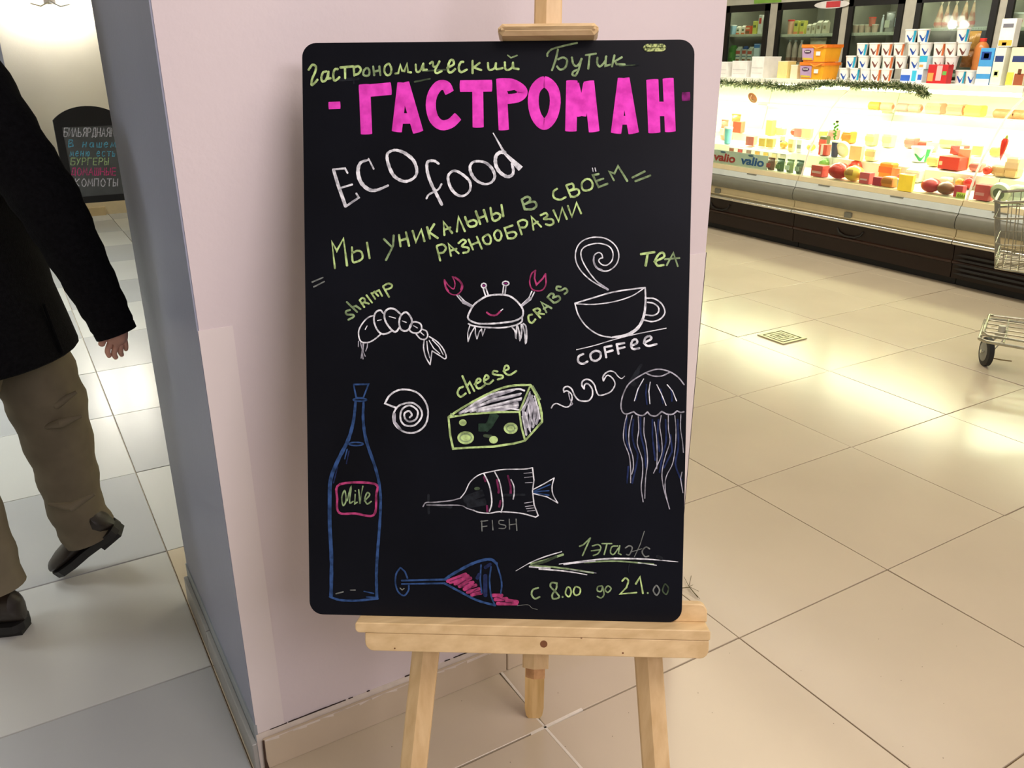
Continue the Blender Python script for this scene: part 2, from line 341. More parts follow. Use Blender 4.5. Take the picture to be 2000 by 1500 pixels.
wb(XF-.036, 6.42, 1.872, XF-.031, 6.78, 1.96).build('header_sticker', mat('green_sticker', (140, 190, 80), .5), fz, label='lime green sticker')
for i, (a, b) in enumerate(YD):
    d = wb(XF-.03, b, .15, XF-.004, b+.052, 1.866); d.box(-.03, a-.052-5, .15, -.004, a-5, 1.866); d.box(-.03, b-5, 1.80, -.004, a-5, 1.866); d.box(-.03, b-5, .15, -.004, a-5, .22)
    dd = d.build('door_frame', frb, fz)
    wb(XF-.020, b+.05, .22, XF-.014, a-.05, 1.80).build('door_glass', clear, dd)
    MB().tube([(-.055, a-.03-5, 1.0), (-.055, a-.03-5, 1.32)], .009, 8).build('door_handle', steel, dd, True)
    if i < len(YD)-1:
        nb = YD[i+1][0]; wb(XF-.012, nb+.005, .14, XF+.04, b-.005, 1.868).build('mullion', mull, fz)
        wb(XF+.04, (nb+b)/2-.006, .14, XF+.62, (nb+b)/2+.006, 1.98).build('divider', frin, fz)
    zt = [1.605, 1.585, 1.575, 1.575, 1.60, 1.59, 1.58][i]
    for z in (zt, 1.30 if i < 3 else 1.24, .95):
        s = wb(XF+.03, b, z-.012, XF+.60, a, z)
        sh = s.build('shelf', shelf_m, fz)
        lip = MB()
        lip.box(.024, b-5+.01, z-.022, .030, a-5-.01, z+.004)
        nn = int((a-b-.04)/.022)
        for q in range(nn): lip.box(.020, b-5+.02+q*.022, z-.016, .0245, b-5+.030+q*.022, z-.004)
        lo = lip.build('shelf_lip', shelf_m, sh); 
area('fridge_light', (XF+.08, 6.0, 1.97), (0, math.radians(-18), 0), .08, 3.2, 16, (1, .95, .80))
area('fridge_light', (XF+.08, 3.8, 1.97), (0, math.radians(-18), 0), .08, 2.2, 12, (1, .95, .80))
st = wb(XF-.034, 5.60, 1.795, XF-.031, 6.02, 1.85); stm = MB()
stm.prism([V((-.034, 5.80-5+.20*math.cos(q)*1.0, 1.825+.034*math.sin(q))) for q in [i*math.pi/10 for i in range(20)]], V((-.003, 0, 0)), V((.0, 0, 0)))
so = stm.build('door_reflection', mat('reflection_white', (240, 236, 232), .5), fz, label='white oval reflection with a red band')  # reflection in the door glass, modelled as a flat coloured oval
MB().box(-.0385, .70, 1.80, -.0372, .86, 1.852).build('reflection_band', mat('reflection_red', (214, 70, 74), .5), so)
# ------------------------------------------------------------ goods: builders (front faces -x, local origin at the base)
def G(nm, label, cat, p, grp, rot=0): return thing(nm, label, cat, p, grp, rot)
WHT = (244, 242, 236)
def tub(p, r, h, body, label, grp, lid=None, stripe=None, mark=None, nm='dairy_tub', cat='tub', sq=False):
    t = G(nm, label, cat, p, grp)
    seg = 4 if sq else 18
    k = 1.41 if sq else 1
    m = MB(); m.lathe([(r*.80*k, 0), (r*.98*k, h*.90)], seg)
    if sq: m.xform(Matrix.Rotation(math.pi/4, 3, 'Z'))
    m.build('body', M(body), t, not sq)
    m = MB(); m.lathe([(r*1.0*k, h*.89), (r*1.05*k, h*.90), (r*1.05*k, h*.99), (r*.95*k, h)], seg)
    if sq: m.xform(Matrix.Rotation(math.pi/4, 3, 'Z'))
    m.build('lid', M(lid or WHT), t, not sq)
    def wrap(a0, a1, z0, z1, col, nme):
        m = MB(); n = 5; vs = []
        for i in range(n+1):
            a = math.pi+a0+(a1-a0)*i/n
            for z in (z0, z1):
                rr = (r*.80+(r*.18)*z/(h*.9))*1.012
                vs.append((rr*math.cos(a), rr*math.sin(a), z))
        m.add(vs, [(2*i, 2*i+2, 2*i+3, 2*i+1) for i in range(n)]); m.build(nme, M(col), t, fix=False)
    if stripe: wrap(1.02, 1.5, h*.02, h*.88, stripe, 'stripe')
    if mark:                                            # swoosh on the front and its dots
        m = MB(); vs = []; n = 10
        for i in range(n+1):
            a = math.pi-.15+1.1*i/n; zc = h*(.52-.30*math.sin(math.pi*i/n)**1.0+.10*math.sin(2*math.pi*i/n)); wd = h*.055*(1+1.4*math.sin(math.pi*i/n))
            for z in (zc-wd, zc+wd):
                rr = (r*.80+(r*.18)*z/(h*.9))*1.018; vs.append((rr*math.cos(a), rr*math.sin(a), z))
        m.add(vs, [(2*i, 2*i+2, 2*i+3, 2*i+1) for i in range(n)]); m.build('swoosh_print', M(mark), t, fix=False)
    return t
def box_pack(p, wy, dx, h, body, label, grp, bands=(), top=None, nm='carton', cat='carton', gable=False, cap=None, rot=0):
    t = G(nm, label, cat, p, grp, rot); hy, hx = wy/2, dx/2; hb = h*(.82 if gable else 1)
    MB().cbox(-hx, -hy, 0, hx, hy, hb, .002).build('body', M(body), t)
    if gable:
        m = MB(); m.prism([V((-hx, 0, hb)), V((hx, 0, hb)), V((.002, 0, h*.95)), V((.002, 0, h)), V((-.002, 0, h)), V((-.002, 0, h*.95))], V((0, -hy, 0)), V((0, hy, 0))); m.build('gable_top', M(top or body), t)
    elif top: MB().cbox(-hx-.001, -hy-.001, hb-.004, hx+.001, hy+.001, hb+.003, .001).build('lid', M(top), t)
    if cap: MB().lathe([(.012, 0), (.012, .010), (.010, .012)], 12, (-hx*.5, 0, h if not gable else hb+.012)).build('cap', M(cap), t, True)
    for (a, b, c_, d, col) in bands:                     # fractions across (y) and up (z) of the front
        MB().box(-hx-.0008, hy-2*hy*c_, h*b, -hx, hy-2*hy*a, h*d).build('label_print', M(col), t)
    return t
def bottle(p, r, h, body, label, grp, cap=(200, 40, 40), band=None, neck=.35, nm='bottle'):
    t = G(nm, label, 'bottle', p, grp); hs = h*(1-neck)
    MB().lathe([(r*.9, 0), (r, .006), (r, hs*.45), (r*.93, hs*.52), (r, hs*.6), (r, hs), (r*.8, hs+h*neck*.35), (r*.42, hs+h*neck*.65), (r*.40, h*.93)], 16).build('body', M(body, .2), t, True)
    MB().lathe([(r*.48, h*.925), (r*.48, h*.995), (r*.42, h)], 14).build('cap', M(cap), t, True)
    if band: MB().lathe([(r*1.01, hs*.12), (r*1.01, hs*.42)], 16).build('label_band', M(band), t, True)
    return t
def pouch(p, w_, h, body, label, grp, mark=None, nm='food_pouch', d=.03):
    t = G(nm, label, 'pouch', p, grp); m = MB(); n = 7; vs = []; fs = []
    for i in range(n+1):
        z = h*i/n; dd = d*(math.sin(math.pi*min(1, (i+.6)/n*.9))**.7 if i < n else .05); hw = w_/2*(1-.10*math.sin(math.pi*i/n))
        for y, x in ((-hw, 0), (-hw*.5, -dd), (0, -dd*1.15), (hw*.5, -dd), (hw, 0), (hw*.5, dd), (0, dd), (-hw*.5, dd)): vs.append((x, y, z))
    for i in range(n):
        for k in range(8): fs.append((i*8+k, i*8+(k+1) % 8, i*8+8+(k+1) % 8, i*8+8+k))
    fs += [tuple(range(7, -1, -1)), tuple(range(n*8, n*8+8))]; m.add(vs, fs).build('body', M(body, .25, bump=.4, scale=25), t, True)
    MB().box(-.003, -w_/2, h-.002, .003, w_/2, h+.010).build('crimped_top', M(tuple(min(255, int(v*1.1)) for v in body)), t)
    if mark: MB().cbox(-d*1.25, -w_*.28, h*.25, -d*1.1, w_*.28, h*.62, .001).build('label_print', M(mark), t)
    return t
def conepack(p, r, h, body, label, grp):
    t = G('smoked_meat_pack', label, 'meat pack', p, grp)
    MB().lathe([(r*.7, 0), (r, h*.12), (r*.95, h*.25), (r*.55, h*.55), (r*.30, h*.78), (r*.16, h*.86)], 14).build('body', M(body, .3, col2=(150, 96, 70), scale=14), t, True)
    MB().lathe([(r*.15, h*.84), (r*.12, h*.88), (r*.38, h)], 10).build('twisted_neck', M((216, 206, 184)), t, True)
    MB().lathe([(r*1.02, h*.10), (r*.99, h*.22)], 14).build('label_band', M((176, 90, 66)), t, True)
    return t
def ball(p, r, body, label, grp, sz=.85, mark=None, nm='cheese_ball', cat='cheese'):
    t = G(nm, label, cat, p, grp); sphere((0, 0, r*sz), r, 16, 10, sz).build('wax_rind', M(body, .25), t, True)
    MB().lathe([(r*.30, -.002), (r*.16, .004)], 10).build('knob', M(tuple(int(v*.9) for v in body), .3), t, True).location = (0, 0, 2*r*sz-.002)
    if mark:
        m = MB(); vs = []; n = 4
        for i in range(n+1):
            for k in range(n+1):
                a = math.pi-.5+i/n; e = -.15+.75*k/n
                vs.append((r*1.01*math.cos(e)*math.cos(a), r*1.01*math.cos(e)*math.sin(a), r*sz+r*1.01*sz*math.sin(e)))
        m.add(vs, [(i*(n+1)+k, (i+1)*(n+1)+k, (i+1)*(n+1)+k+1, i*(n+1)+k+1) for i in range(n) for k in range(n)]); m.build('label_sticker', M(mark), t, fix=False)
    return t
def wedge(p, w_, d, h, body, rind, label, grp, rot=0):
    t = G('cheese_wedge', label, 'cheese', p, grp, rot)
    MB().prism([V((0, 0, 0)), V((-d, -w_/2, 0)), V((-d*1.05, 0, 0)), V((-d, w_/2, 0))], V((0, 0, 0)), V((0, 0, h))).build('cut_cheese', M(body), t)
    MB().prism([V((-d, -w_/2, 0)), V((-d*1.05, 0, 0)), V((-d, w_/2, 0)), V((-d-.006, w_/2+.002, 0)), V((-d*1.05-.007, 0, 0)), V((-d-.006, -w_/2-.002, 0))], V((0, 0, 0)), V((0, 0, h+.001))).build('rind', M(rind), t)
    return t
def block(p, wy, dx, h, body, label, grp, print_=None, nm='cheese_block', cat='cheese', rot=0):
    t = G(nm, label, cat, p, grp, rot); MB().cbox(-dx/2, -wy/2, 0, dx/2, wy/2, h, .008).build('body', M(body, .35), t)
    MB().cbox(-dx/2-.001, -wy/2-.001, h*.35, -dx/2+.01, wy/2+.001, h*.75, .001).build('label_print', M(print_ or tuple(int(v*.85) for v in body)), t)
    MB().box(-dx*.3, -wy*.3, h-.0005, dx*.3, wy*.3, h+.001).build('top_label', M(print_ or WHT), t); return t
def salami(p, r, L, body, label, grp, rot=0):
    t = G('salami', label, 'sausage', p, grp, rot)
    MB().tube([(0, -L/2, r), (0, -L/2+.01, r), (0, L/2-.01, r), (0, L/2, r)], [r*.6, r, r, r*.6], 14).build('casing', M(body, .45, bump=.3, scale=30), t, True)
    MB().tube([(0, -L/2-.001, r), (0, -L/2+.001, r)], r*.58, 12).build('cut_face', M((200, 120, 90)), t); return t
def ordn(i): return ['first', 'second', 'third', 'fourth', 'fifth', 'sixth', 'seventh', 'eighth', 'ninth', 'tenth', 'eleventh', 'twelfth'][i]
# ---- on top of the counter
ZC = 1.216
def top(px, X=5.72): p = onx(px, 140, X); return p.y
BL, OR, CY, BR = (34, 80, 170), (226, 122, 66), (40, 180, 220), (120, 70, 60)
rows = [('bottom', 0, [(1650, BL, None), (1671, BL, CY), (1692, BL, None), (1712, BR, OR), (1733, BR, OR), (1878, BL, CY), (1899, BL, None)]),
        ('second', 1, [(1660, BL, CY), (1684, BL, None), (1708, BR, None), (1732, BR, OR), (1757, BR, None), (1785, BL, None), (1830, BR, None), (1855, BR, None)]),
        ('third', 2, [(1678, BL, CY), (1702, BR, OR), (1726, BR, OR), (1750, BR, OR), (1778, BL, None), (1801, BL, None), (1828, BR, OR), (1850, BR, None), (1874, BR, None)]),
        ('top', 3, [(1768, BL, CY), (1792, BL, (30, 130, 220)), (1868, BL, CY)])]
RH = .0862
zt_red = ZC+.115
for nm, k, lst in rows:
    for i, (px, mk, stp) in enumerate(lst):
        z = ZC+RH*k+.001*k
        X = 5.70
        y = onx(px, 140, X).y
        cn = {BL: 'blue', BR: 'brown'}[mk]
        sn = 'no stripe' if stp is None else {CY: 'a cyan stripe', OR: 'an orange stripe', (30, 130, 220): 'a bright blue stripe'}[stp]
        tub((X, y, z), .0365 if (k == 0 and px > 1870) else .0415, RH, WHT, 'white dairy tub, %s print, %s, %s from left in the %s row' % (cn, sn, ordn(i), nm), 'dairy tubs stacked on the counter', stripe=stp, mark=mk)
yy = lambda px, X=5.62: onx(px, 140, X).y
def topbox(x0, x1, h, X=5.64, **k):
    a, b = yy(x0, X), yy(x1, X); return (X, (a+b)/2, ZC+.0005), (a-b)*.96, h
TB = 'cartons standing on the counter'
p, wy, h = topbox(1764, 1816, .086, 5.70); box_pack((5.70, p[1], ZC), wy*.86, .10, .086, (226, 238, 246), 'wide white and blue print pack, bottom row of the tub stack', TB, bands=((.02, .10, .45, .55, (50, 100, 200)), (.52, .10, .72, .9, (60, 190, 225)), (.8, .2, .98, .6, (50, 100, 200))))
p, wy, h = topbox(1798, 1817, .086, 5.70); box_pack((5.70, p[1], ZC+.0875), wy*.8, .09, .085, (214, 238, 246), 'small pack with a cyan top in the second row of the stack', TB, bands=((0, .55, 1, 1, (50, 186, 225)), (.1, .15, .6, .35, (240, 170, 90))))
p, wy, h = topbox(1818, 1866, .118); box_pack((5.61, p[1], ZC), wy*.85, .06, .120, (206, 44, 48), 'red fruit juice carton pack below the brown print tubs', TB, bands=((.45, .15, .72, .95, (240, 190, 190)), (.04, .12, .32, .55, (240, 170, 90)), (.76, .45, .95, .65, (110, 190, 90))))
pouch((5.84, yy(1885, 5.84), ZC+.10), .10, .105, (150, 104, 50), 'golden brown jelly pouch, lower of two right of the tubs', 'brown pouches')
pouch((5.84, yy(1891, 5.84), ZC+.215), .085, .105, (176, 140, 70), 'golden brown jelly pouch, upper of two right of the tubs', 'brown pouches')
bottle((5.81, yy(1909, 5.81), ZC), .045, .285, (214, 134, 70), 'amber orange drink bottle with a red cap', 'drinks on the counter', cap=(226, 60, 50), band=(200, 120, 60), neck=.22)
p, wy, h = topbox(1911, 1944, .225); box_pack(p, wy*.85, .07, .222, (74, 162, 226), 'blue and white milk carton with an oval logo', TB, bands=((0, .30, 1, .50, WHT), (0, 0, 1, .16, WHT), (.12, .68, .82, .90, (28, 70, 150)), (.3, .72, .66, .86, (120, 205, 110))))
p, wy, h = topbox(1940, 1966, .225); box_pack(p, wy*.85, .07, .225, (238, 240, 226), 'white milk carton with a navy oval and green ring', TB, bands=((.12, .62, .88, .78, (50, 66, 120)), (.2, .22, .7, .40, (214, 226, 170)), (.3, .26, .6, .36, WHT)))
p, wy, h = topbox(1970, 2012, .225); box_pack(p, wy*.85, .07, .225, (244, 238, 200), 'cream carton with a brown picture and navy oval at the right edge', TB, bands=((.15, .62, .9, .78, (50, 66, 120)), (.45, .02, .98, .32, (168, 92, 60)), (.6, .30, .8, .44, (110, 66, 44)), (0, .02, .4, .35, (246, 222, 90))))
pq = onx(1957, 140, 5.66); box_pack((5.66, pq.y, ZC+.229), .095, .06, .165, (248, 246, 240), 'white carton with a yellow fruit print lying on top of the cartons', TB, bands=((.15, .68, .85, .82, (120, 120, 130)), (.05, .04, .95, .24, (244, 190, 80)), (.3, .05, .6, .16, (150, 90, 50))))
for k, (px, nm) in enumerate(((1598, 'lower'), (1600, 'upper'))):
    X = 5.66; y0, y1 = onx(1565, 140, X).y, onx(1630, 140, X).y; z = ZC+.127*k+.0008*k; wy = (y0-y1)*.72
    t = thing('bucket', '%s orange lidded bucket with a purple label' % nm, 'bucket', (X+.02, (y0+y1)/2, z), 'two stacked orange buckets')
    def fr(a, b, z0, z1, c=.012):
        m = MB(); P = lambda q, z: [V((-q*.9+c, -q, z)), V((q*.9-c, -q, z)), V((q*.9, -q+c, z)), V((q*.9, q-c, z)), V((q*.9-c, q, z)), V((-q*.9+c, q, z)), V((-q*.9, q-c, z)), V((-q*.9, -q+c, z))]
        m.add(P(a, z0)+P(b, z1), [tuple(range(7, -1, -1)), tuple(range(8, 16))]+[(i, (i+1) % 8, 8+(i+1) % 8, 8+i) for i in range(8)]); return m
    q = wy/2
    fr(q*.88, q*.97, 0, .105).build('body', M((250, 176, 40), .35), t); fr(q*1.04, q*1.04, .103, .125).build('lid', M((244, 128, 36), .35), t)
    lb = MB().prism([V((-q*.9*.915, q*.84, .012)), V((-q*.9*.975, q*.9, .098)), V((-q*.9*.975, -q*.06, .098)), V((-q*.9*.915, -q*.06, .012))], V((-.003, 0, 0)), V((.001, 0, 0))).build('label_print', M((190, 160, 200)), t)
    MB().prism([V((-q*.9*.96, q*.42+q*.30*math.cos(i*.628), .074+.013*math.sin(i*.628))) for i in range(10)], V((-.006, 0, 0)), V((-.002, 0, 0))).build('oval_logo', M((66, 30, 70)), lb)
    for i in range(5): MB().box(-q*.9*.96-.0072, q*(.22+.088*i), .069, -q*.9*.96-.006, q*(.26+.088*i), .080).build('lettering', M(WHT), lb)
    MB().prism([V((-q*.9*.93, q*.80, .014)), V((-q*.9*.935, q*.80, .030)), V((-q*.9*.935, 0, .026)), V((-q*.9*.93, 0, .014))], V((-.0045, 0, 0)), V((-.001, 0, 0))).build('fruit_print', M((214, 190, 60)), lb)
    MB().box(-q*.9*.96-.002, -q*.62, .045, -q*.9*.96+.001, -q*.28, .075).build('price_sticker', M(WHT), t)
    MB().tube([(-q*.95, q*.0, .112), (-q*1.0, -q*.35, .096), (-q*.98, -q*.75, .108), (-q*.9, -q*.95, .118)], .004, 6).build('handle', M((250, 160, 60)), t, True)
box_pack((5.66, yy(1529), ZC), .10, .10, .128, (246, 226, 150), 'pale yellow square tub left of the orange buckets', 'white and yellow containers', top=(248, 236, 190), nm='storage_tub', cat='tub')
box_pack((5.66, yy(1552), ZC), .07, .10, .10, (240, 232, 196), 'cream square tub beside the orange buckets', 'white and yellow containers', top=(246, 242, 220), nm='storage_tub', cat='tub')
for (a, b, h, l) in ((1404, 1440, .115, 'leftmost low'), (1442, 1478, .125, 'middle'), (1480, 1510, .16, 'tall')):
    X = 5.70; y0, y1 = onx(a, 140, X).y, onx(b, 140, X).y
    t = box_pack((X, (y0+y1)/2, ZC), (y0-y1)*.8, .2, h, (246, 244, 238), 'white plastic food container, %s one near the wall edge' % l, 'white and yellow containers', top=(250, 250, 246), nm='food_container', cat='container', bands=((.05, .45, .95, .5, (222, 220, 214)), (.1, .2, .9, .23, (226, 224, 218))))
# ---- inside the tall fridges
XG = XF+.12
def fy(px): return onx(px, 60, XG).y
def fr_item(x0, x1, y0, y1, z):
    a, b = fy(x0), fy(x1); d = dep((XG, a, z)); return (XG, (a+b)/2, z+.001), a-b, (y1-y0)*d/FPX*1.03
def door_of(y):
    for i, (a, b) in enumerate(YD):
        if b-.05 < y < a+.05: return i
    return 3
ZT = [1.605, 1.585, 1.575, 1.575, 1.60, 1.59, 1.58]
GF = {0: 'goods in the leftmost visible fridge', 1: 'goods in the leftmost visible fridge', 2: 'goods in the second fridge door', 3: 'goods in the third fridge door', 4: 'goods in the fourth fridge door', 5: 'goods in the rightmost fridge door', 6: ''}
def Fq(kind, x0, x1, y0, y1, low, col, label, **k):
    a = fy((x0+x1)/2); i = door_of(a); z = (1.30 if i < 3 else 1.24) if low else ZT[i]
    p, w_, h = fr_item(x0, x1, y0, y1, z); g_ = GF[i]
    if kind == 'c': box_pack(p, w_*.8, min(.09, w_*.8), h, col, label, g_, nm='carton', **k)
    if kind == 'b': bottle(p, w_*.36, h, col, label, g_, **k)
    if kind == 't': tub(p, w_*.42, h, col, label, g_, **k)
    if kind == 'p': pouch(p, w_*.85, h, col, label, g_, **k)
    if kind == 'k': conepack(p, w_*.45, h, col, label, g_)
R_, Y_, GN = (206, 70, 50), (206, 190, 90), (120, 180, 70)
Fq('t', 1427, 1438, 47, 64, 0, (170, 206, 226), 'pale blue tub on the upper shelf', nm='food_tub')
Fq('c', 1440, 1448, 53, 68, 0, (236, 226, 206), 'small white and orange carton, left of a pair', gable=True, bands=((0, 0, 1, .2, (226, 110, 50)), (.2, .4, .8, .6, (90, 110, 70))))
Fq('c', 1450, 1458, 52, 68, 0, (236, 226, 206), 'small white and orange carton, right of a pair', gable=True, bands=((0, 0, 1, .2, (226, 110, 50)), (.2, .4, .8, .6, (90, 110, 70))))
Fq('c', 1459, 1470, 53, 68, 0, (206, 82, 46), 'squat red brown box beside the yellow carton', bands=((.1, .1, .9, .4, (130, 90, 50)), (.1, .6, .9, .8, (240, 200, 150))))
Fq('c', 1472, 1481, 43, 66, 0, (206, 200, 90), 'tall yellow carton in the first door', bands=((.1, .5, .9, .7, (110, 120, 60)),))
Fq('c', 1482, 1491, 32, 65, 0, (226, 222, 212), 'tall white carton with a red figure, left one', bands=((.2, .55, .8, .85, (204, 56, 50)),))
Fq('c', 1492, 1500, 32, 65, 0, (226, 222, 212), 'tall white carton with a red figure, right one', bands=((.2, .55, .8, .85, (204, 56, 50)),))
for j, (a, b, top_, col, bn) in enumerate(((1419, 1428, 92, (226, 222, 206), 'green and red print'), (1444, 1454, 92, (232, 226, 212), 'red print'), (1456, 1465, 91, (236, 226, 216), 'blue top and red print'), (1467, 1477, 92, (232, 226, 212), 'brown fruit print'))):
    Fq('c', a, b, top_, 121, 1, col, 'white milk carton with %s on the lower shelf' % bn, gable=True, top=(50, 90, 160) if j == 2 else None, bands=((0, .55, 1, .75, (206, 90, 70)), (.1, .05, .9, .25, (150, 90, 50)), (0, .38, 1, .44, (110, 140, 150))))
Fq('c', 1430, 1442, 90, 121, 1, (92, 160, 66), 'bright green carton on the lower shelf', gable=True, bands=((.2, .3, .8, .6, (130, 190, 90)),))
Fq('c', 1480, 1494, 90, 124, 1, (236, 240, 246), 'white carton with a blue top on the lower shelf', top=(70, 130, 206), bands=((0, .8, 1, .96, (70, 130, 206)),))
Fq('t', 1538, 1550, 40, 66, 0, (226, 170, 140), 'red lidded tub at the left of the second door', lid=(204, 50, 44), nm='food_tub')
Fq('c', 1552, 1562, 38, 62, 0, (206, 196, 92), 'yellow carton with dark oval, left one in the second door', bands=((.2, .6, .8, .8, (90, 96, 60)), (0, .0, 1, .2, (226, 140, 90))))
Fq('c', 1564, 1574, 38, 62, 0, (206, 196, 92), 'yellow carton with dark oval, right one in the second door', bands=((.2, .6, .8, .8, (90, 96, 60)), (0, .0, 1, .2, (226, 140, 90))))
for j, (a, b, h0) in enumerate(((1577, 1586, 44), (1587, 1595, 42), (1596, 1607, 38), (1608, 1618, 38))):
    Fq('c', a, b, h0, 62, 0, (200, 190, 166), 'beige gable top carton, %s of four in the second door' % ordn(j), gable=True, bands=((.25, .35, .75, .6, (150, 130, 100)),))
for j, (a, b) in enumerate(((1541, 1550), (1552, 1562), (1564, 1574))):
    Fq('b', a-1, b+1, 82, 124, 1, (206, 176, 160), 'pale brown milk bottle, %s of three in the second door' % ordn(j), cap=(236, 232, 226), band=(160, 110, 90))
Fq('p', 1582, 1620, 80, 124, 1, (214, 196, 168), 'beige bread bag behind the orange buckets', mark=(110, 90, 80))
for j, (a, b) in enumerate(((1654, 1664), (1666, 1676), (1678, 1687), (1690, 1701), (1703, 1714))):
    Fq('t', a-1, b+1, 46, 61, 0, (196, 170, 150), 'small jar with a pale lid, %s in the third door' % ordn(j), lid=(216, 206, 186), nm='jar')
p, w_, h = fr_item(1694, 1708, 29, 45, ZT[3]+.056); tub(p, w_*.42, h, (200, 110, 90), 'red lidded jar standing on the small jars', GF[3], lid=(220, 60, 44), nm='jar')
Fq('b', 1718, 1725, 26, 57, 0, (190, 190, 190), 'slim grey bottle beside the white pouch', cap=(220, 220, 220))
Fq('p', 1726, 1745, 23, 57, 0, (160, 156, 150), 'grey white pouch in the third door', mark=(216, 210, 190))
Fq('p', 1746, 1761, 16, 56, 0, (62, 74, 120), 'dark blue pouch in the third door', mark=(170, 180, 190))
Fq('b', 1731, 1746, 76, 120, 1, (240, 240, 240), 'white bottle with a blue cap behind the tubs', cap=(40, 60, 140))
for j, (a, b, h0) in enumerate(((1822, 1840, 7), (1837, 1851, 7), (1851, 1869, 6), (1869, 1888, 2), (1886, 1901, 2))):
    Fq('k', a, b, h0, 53, 0, (196, 176, 142), 'twist topped smoked meat pack, %s of five in the fourth door' % ordn(j))
Fq('t', 1972, 2004, 28, 54, 0, (226, 216, 200), 'white tub with a red strawberry print at the right edge', mark=(214, 60, 50), nm='food_tub')
# ---- inside the curved glass counter
TIERS = [(.560, 5.205, 5.49), (.672, 5.52, 5.73), (.752, 5.76, 6.03), (.992, 5.82, 6.10)]
def case(px, py, r=.04):
    best = None
    for z, a, b in TIERS:
        p = onz(px, py, z); x = p.x+r
        e = 0 if a+r <= x <= b-r*.3 else min(abs(x-a-r), abs(x-b+r*.3))
        if best is None or e < best[0]-1e-6: best = (e, z, min(max(x, a+r), b-r*.3))
    e, z, x = best; y = onx(px, py, x).y
    for J in YJ:
        if abs(y-J) < r*.9: y = J+(r*.9 if y > J else -r*.9)
    z = {.560: .545+(x-5.203)*.0909, .672: .66+(x-5.50)*.0833, .752: .74+(x-5.74)*.0625, .992: .9915}[z]+.0045
    return V((x, y, z))
PLACED = []
def sz(px, p): return px*dep(p)/FPX
RED, PNK, YEL, ORG = (214, 58, 44), (226, 92, 96), (244, 204, 84), (240, 140, 50)
GC0, GC1, GC2 = 'goods in the counter module at the wall end', 'cheeses in the middle counter module', 'cheeses in the right counter module'
def cb(kind, x0, x1, y0, y1, col, label, grp, **k):
    w_ = x1-x0; r0 = w_*5.6/FPX/2; p = case((x0+x1)/2, y1, r0*.8); r = sz(w_, p)/2; h = sz(y1-y0, p); PLACED.append((p.x, p.y, p.z, r))
    if kind == 'ball': return ball(p, r, col, label, grp, **{'sz': min(1, max(.6, h/(2*r))), **k})
    if kind == 'block': return block(p, 2*r*.85, min(2*r, .10)*.8, h, col, label, grp, **k)
    if kind == 'tub': return tub(p, r*.93, h, col, label, grp, **k)
    if kind == 'box': return box_pack(p, 2*r*.82, 2*r*.6, h, col, label, grp, **k)
    if kind == 'wedge': return wedge(p, 2*r*.8, 2*r*.8, h, col, k.pop('rind', col), label, grp, **k)
    if kind == 'salami': return salami(p, h/2, 2*r, col, label, grp, **k)
    if kind == 'pouch': return pouch(p, 2*r, h, col, label, grp, **k)
    if kind == 'disc':
        t = G('round_cheese', label, 'cheese', p, grp); m = MB(); m.lathe([(h*.42, -.02), (h*.5, -.014), (h*.5, .014), (h*.42, .02)], 20)
        m.xform(Matrix.Translation((0, 0, h*.5)) @ Matrix.Rotation(math.radians(70), 4, 'Y')); m.build('body', M(col), t, True)
        m = MB(); m.lathe([(h*.30, -.0215), (h*.30, -.020)], 16); m.xform(Matrix.Translation((0, 0, h*.5)) @ Matrix.Rotation(math.radians(70), 4, 'Y')); m.build('label_sticker', M(k.get('mark', (250, 244, 220))), t); return t
# middle module, front row
cb('box', 1583, 1616, 327, 348, (226, 84, 72), 'red wrapped cheese block at the left of the middle module', GC1, nm='wrapped_cheese', cat='cheese', bands=((.1, .3, .9, .5, (240, 180, 170)),))
cb('ball', 1616, 1656, 322, 353, (212, 50, 36), 'red waxed cheese ball beside the yellow one', GC1)
cb('ball', 1646, 1684, 332, 361, (244, 190, 70), 'yellow waxed cheese ball with a dark round mark', GC1, mark=(180, 120, 40))
cb('box', 1677, 1704, 343, 364, PNK, 'pink wrapped block right of the yellow ball', GC1, nm='wrapped_cheese', cat='cheese', bands=((.1, .3, .8, .45, (246, 190, 190)),))
cb('box', 1703, 1724, 350, 366, (190, 50, 70), 'dark pink wrapped block in the middle module', GC1, nm='wrapped_cheese', cat='cheese')
cb('block', 1722, 1750, 350, 369, (238, 136, 50), 'orange cheese block in the front row', GC1)
cb('tub', 1749, 1768, 352, 371, (246, 240, 226), 'small white cheese tub between orange and yellow cheeses', GC1)
cb('wedge', 1766, 1802, 344, 374, (244, 214, 60), 'bright yellow cheese wedge', GC1)
cb('ball', 1797, 1834, 350, 377, (206, 54, 58), 'dark red waxed cheese ball left of the brown crusted cheese', GC1)
cb('ball', 1828, 1864, 360, 384, (140, 78, 46), 'brown nut crusted cheese ball', GC1, sz=.7)
cb('box', 1862, 1884, 362, 384, (222, 70, 82), 'pink red wrapped cheese at the right end of the middle module', GC1, nm='wrapped_cheese', cat='cheese')
pt = case(1876, 388, .008); t = G('price_tag', 'yellow handwritten price tag at the right end of the middle module', 'price tag', (5.209, pt.y, .5475), 'tags')
del t['group']
MB().box(-.002, -.030, 0, .001, .030, .040).build('card', M((222, 224, 90)), t)
for i in range(4): MB().tube([(-.003, .022-.014*i, .010), (-.003, .017-.014*i, .030), (-.003, .013-.014*i, .012)], .0014, 5).build('handwriting', M((60, 60, 30)), t)
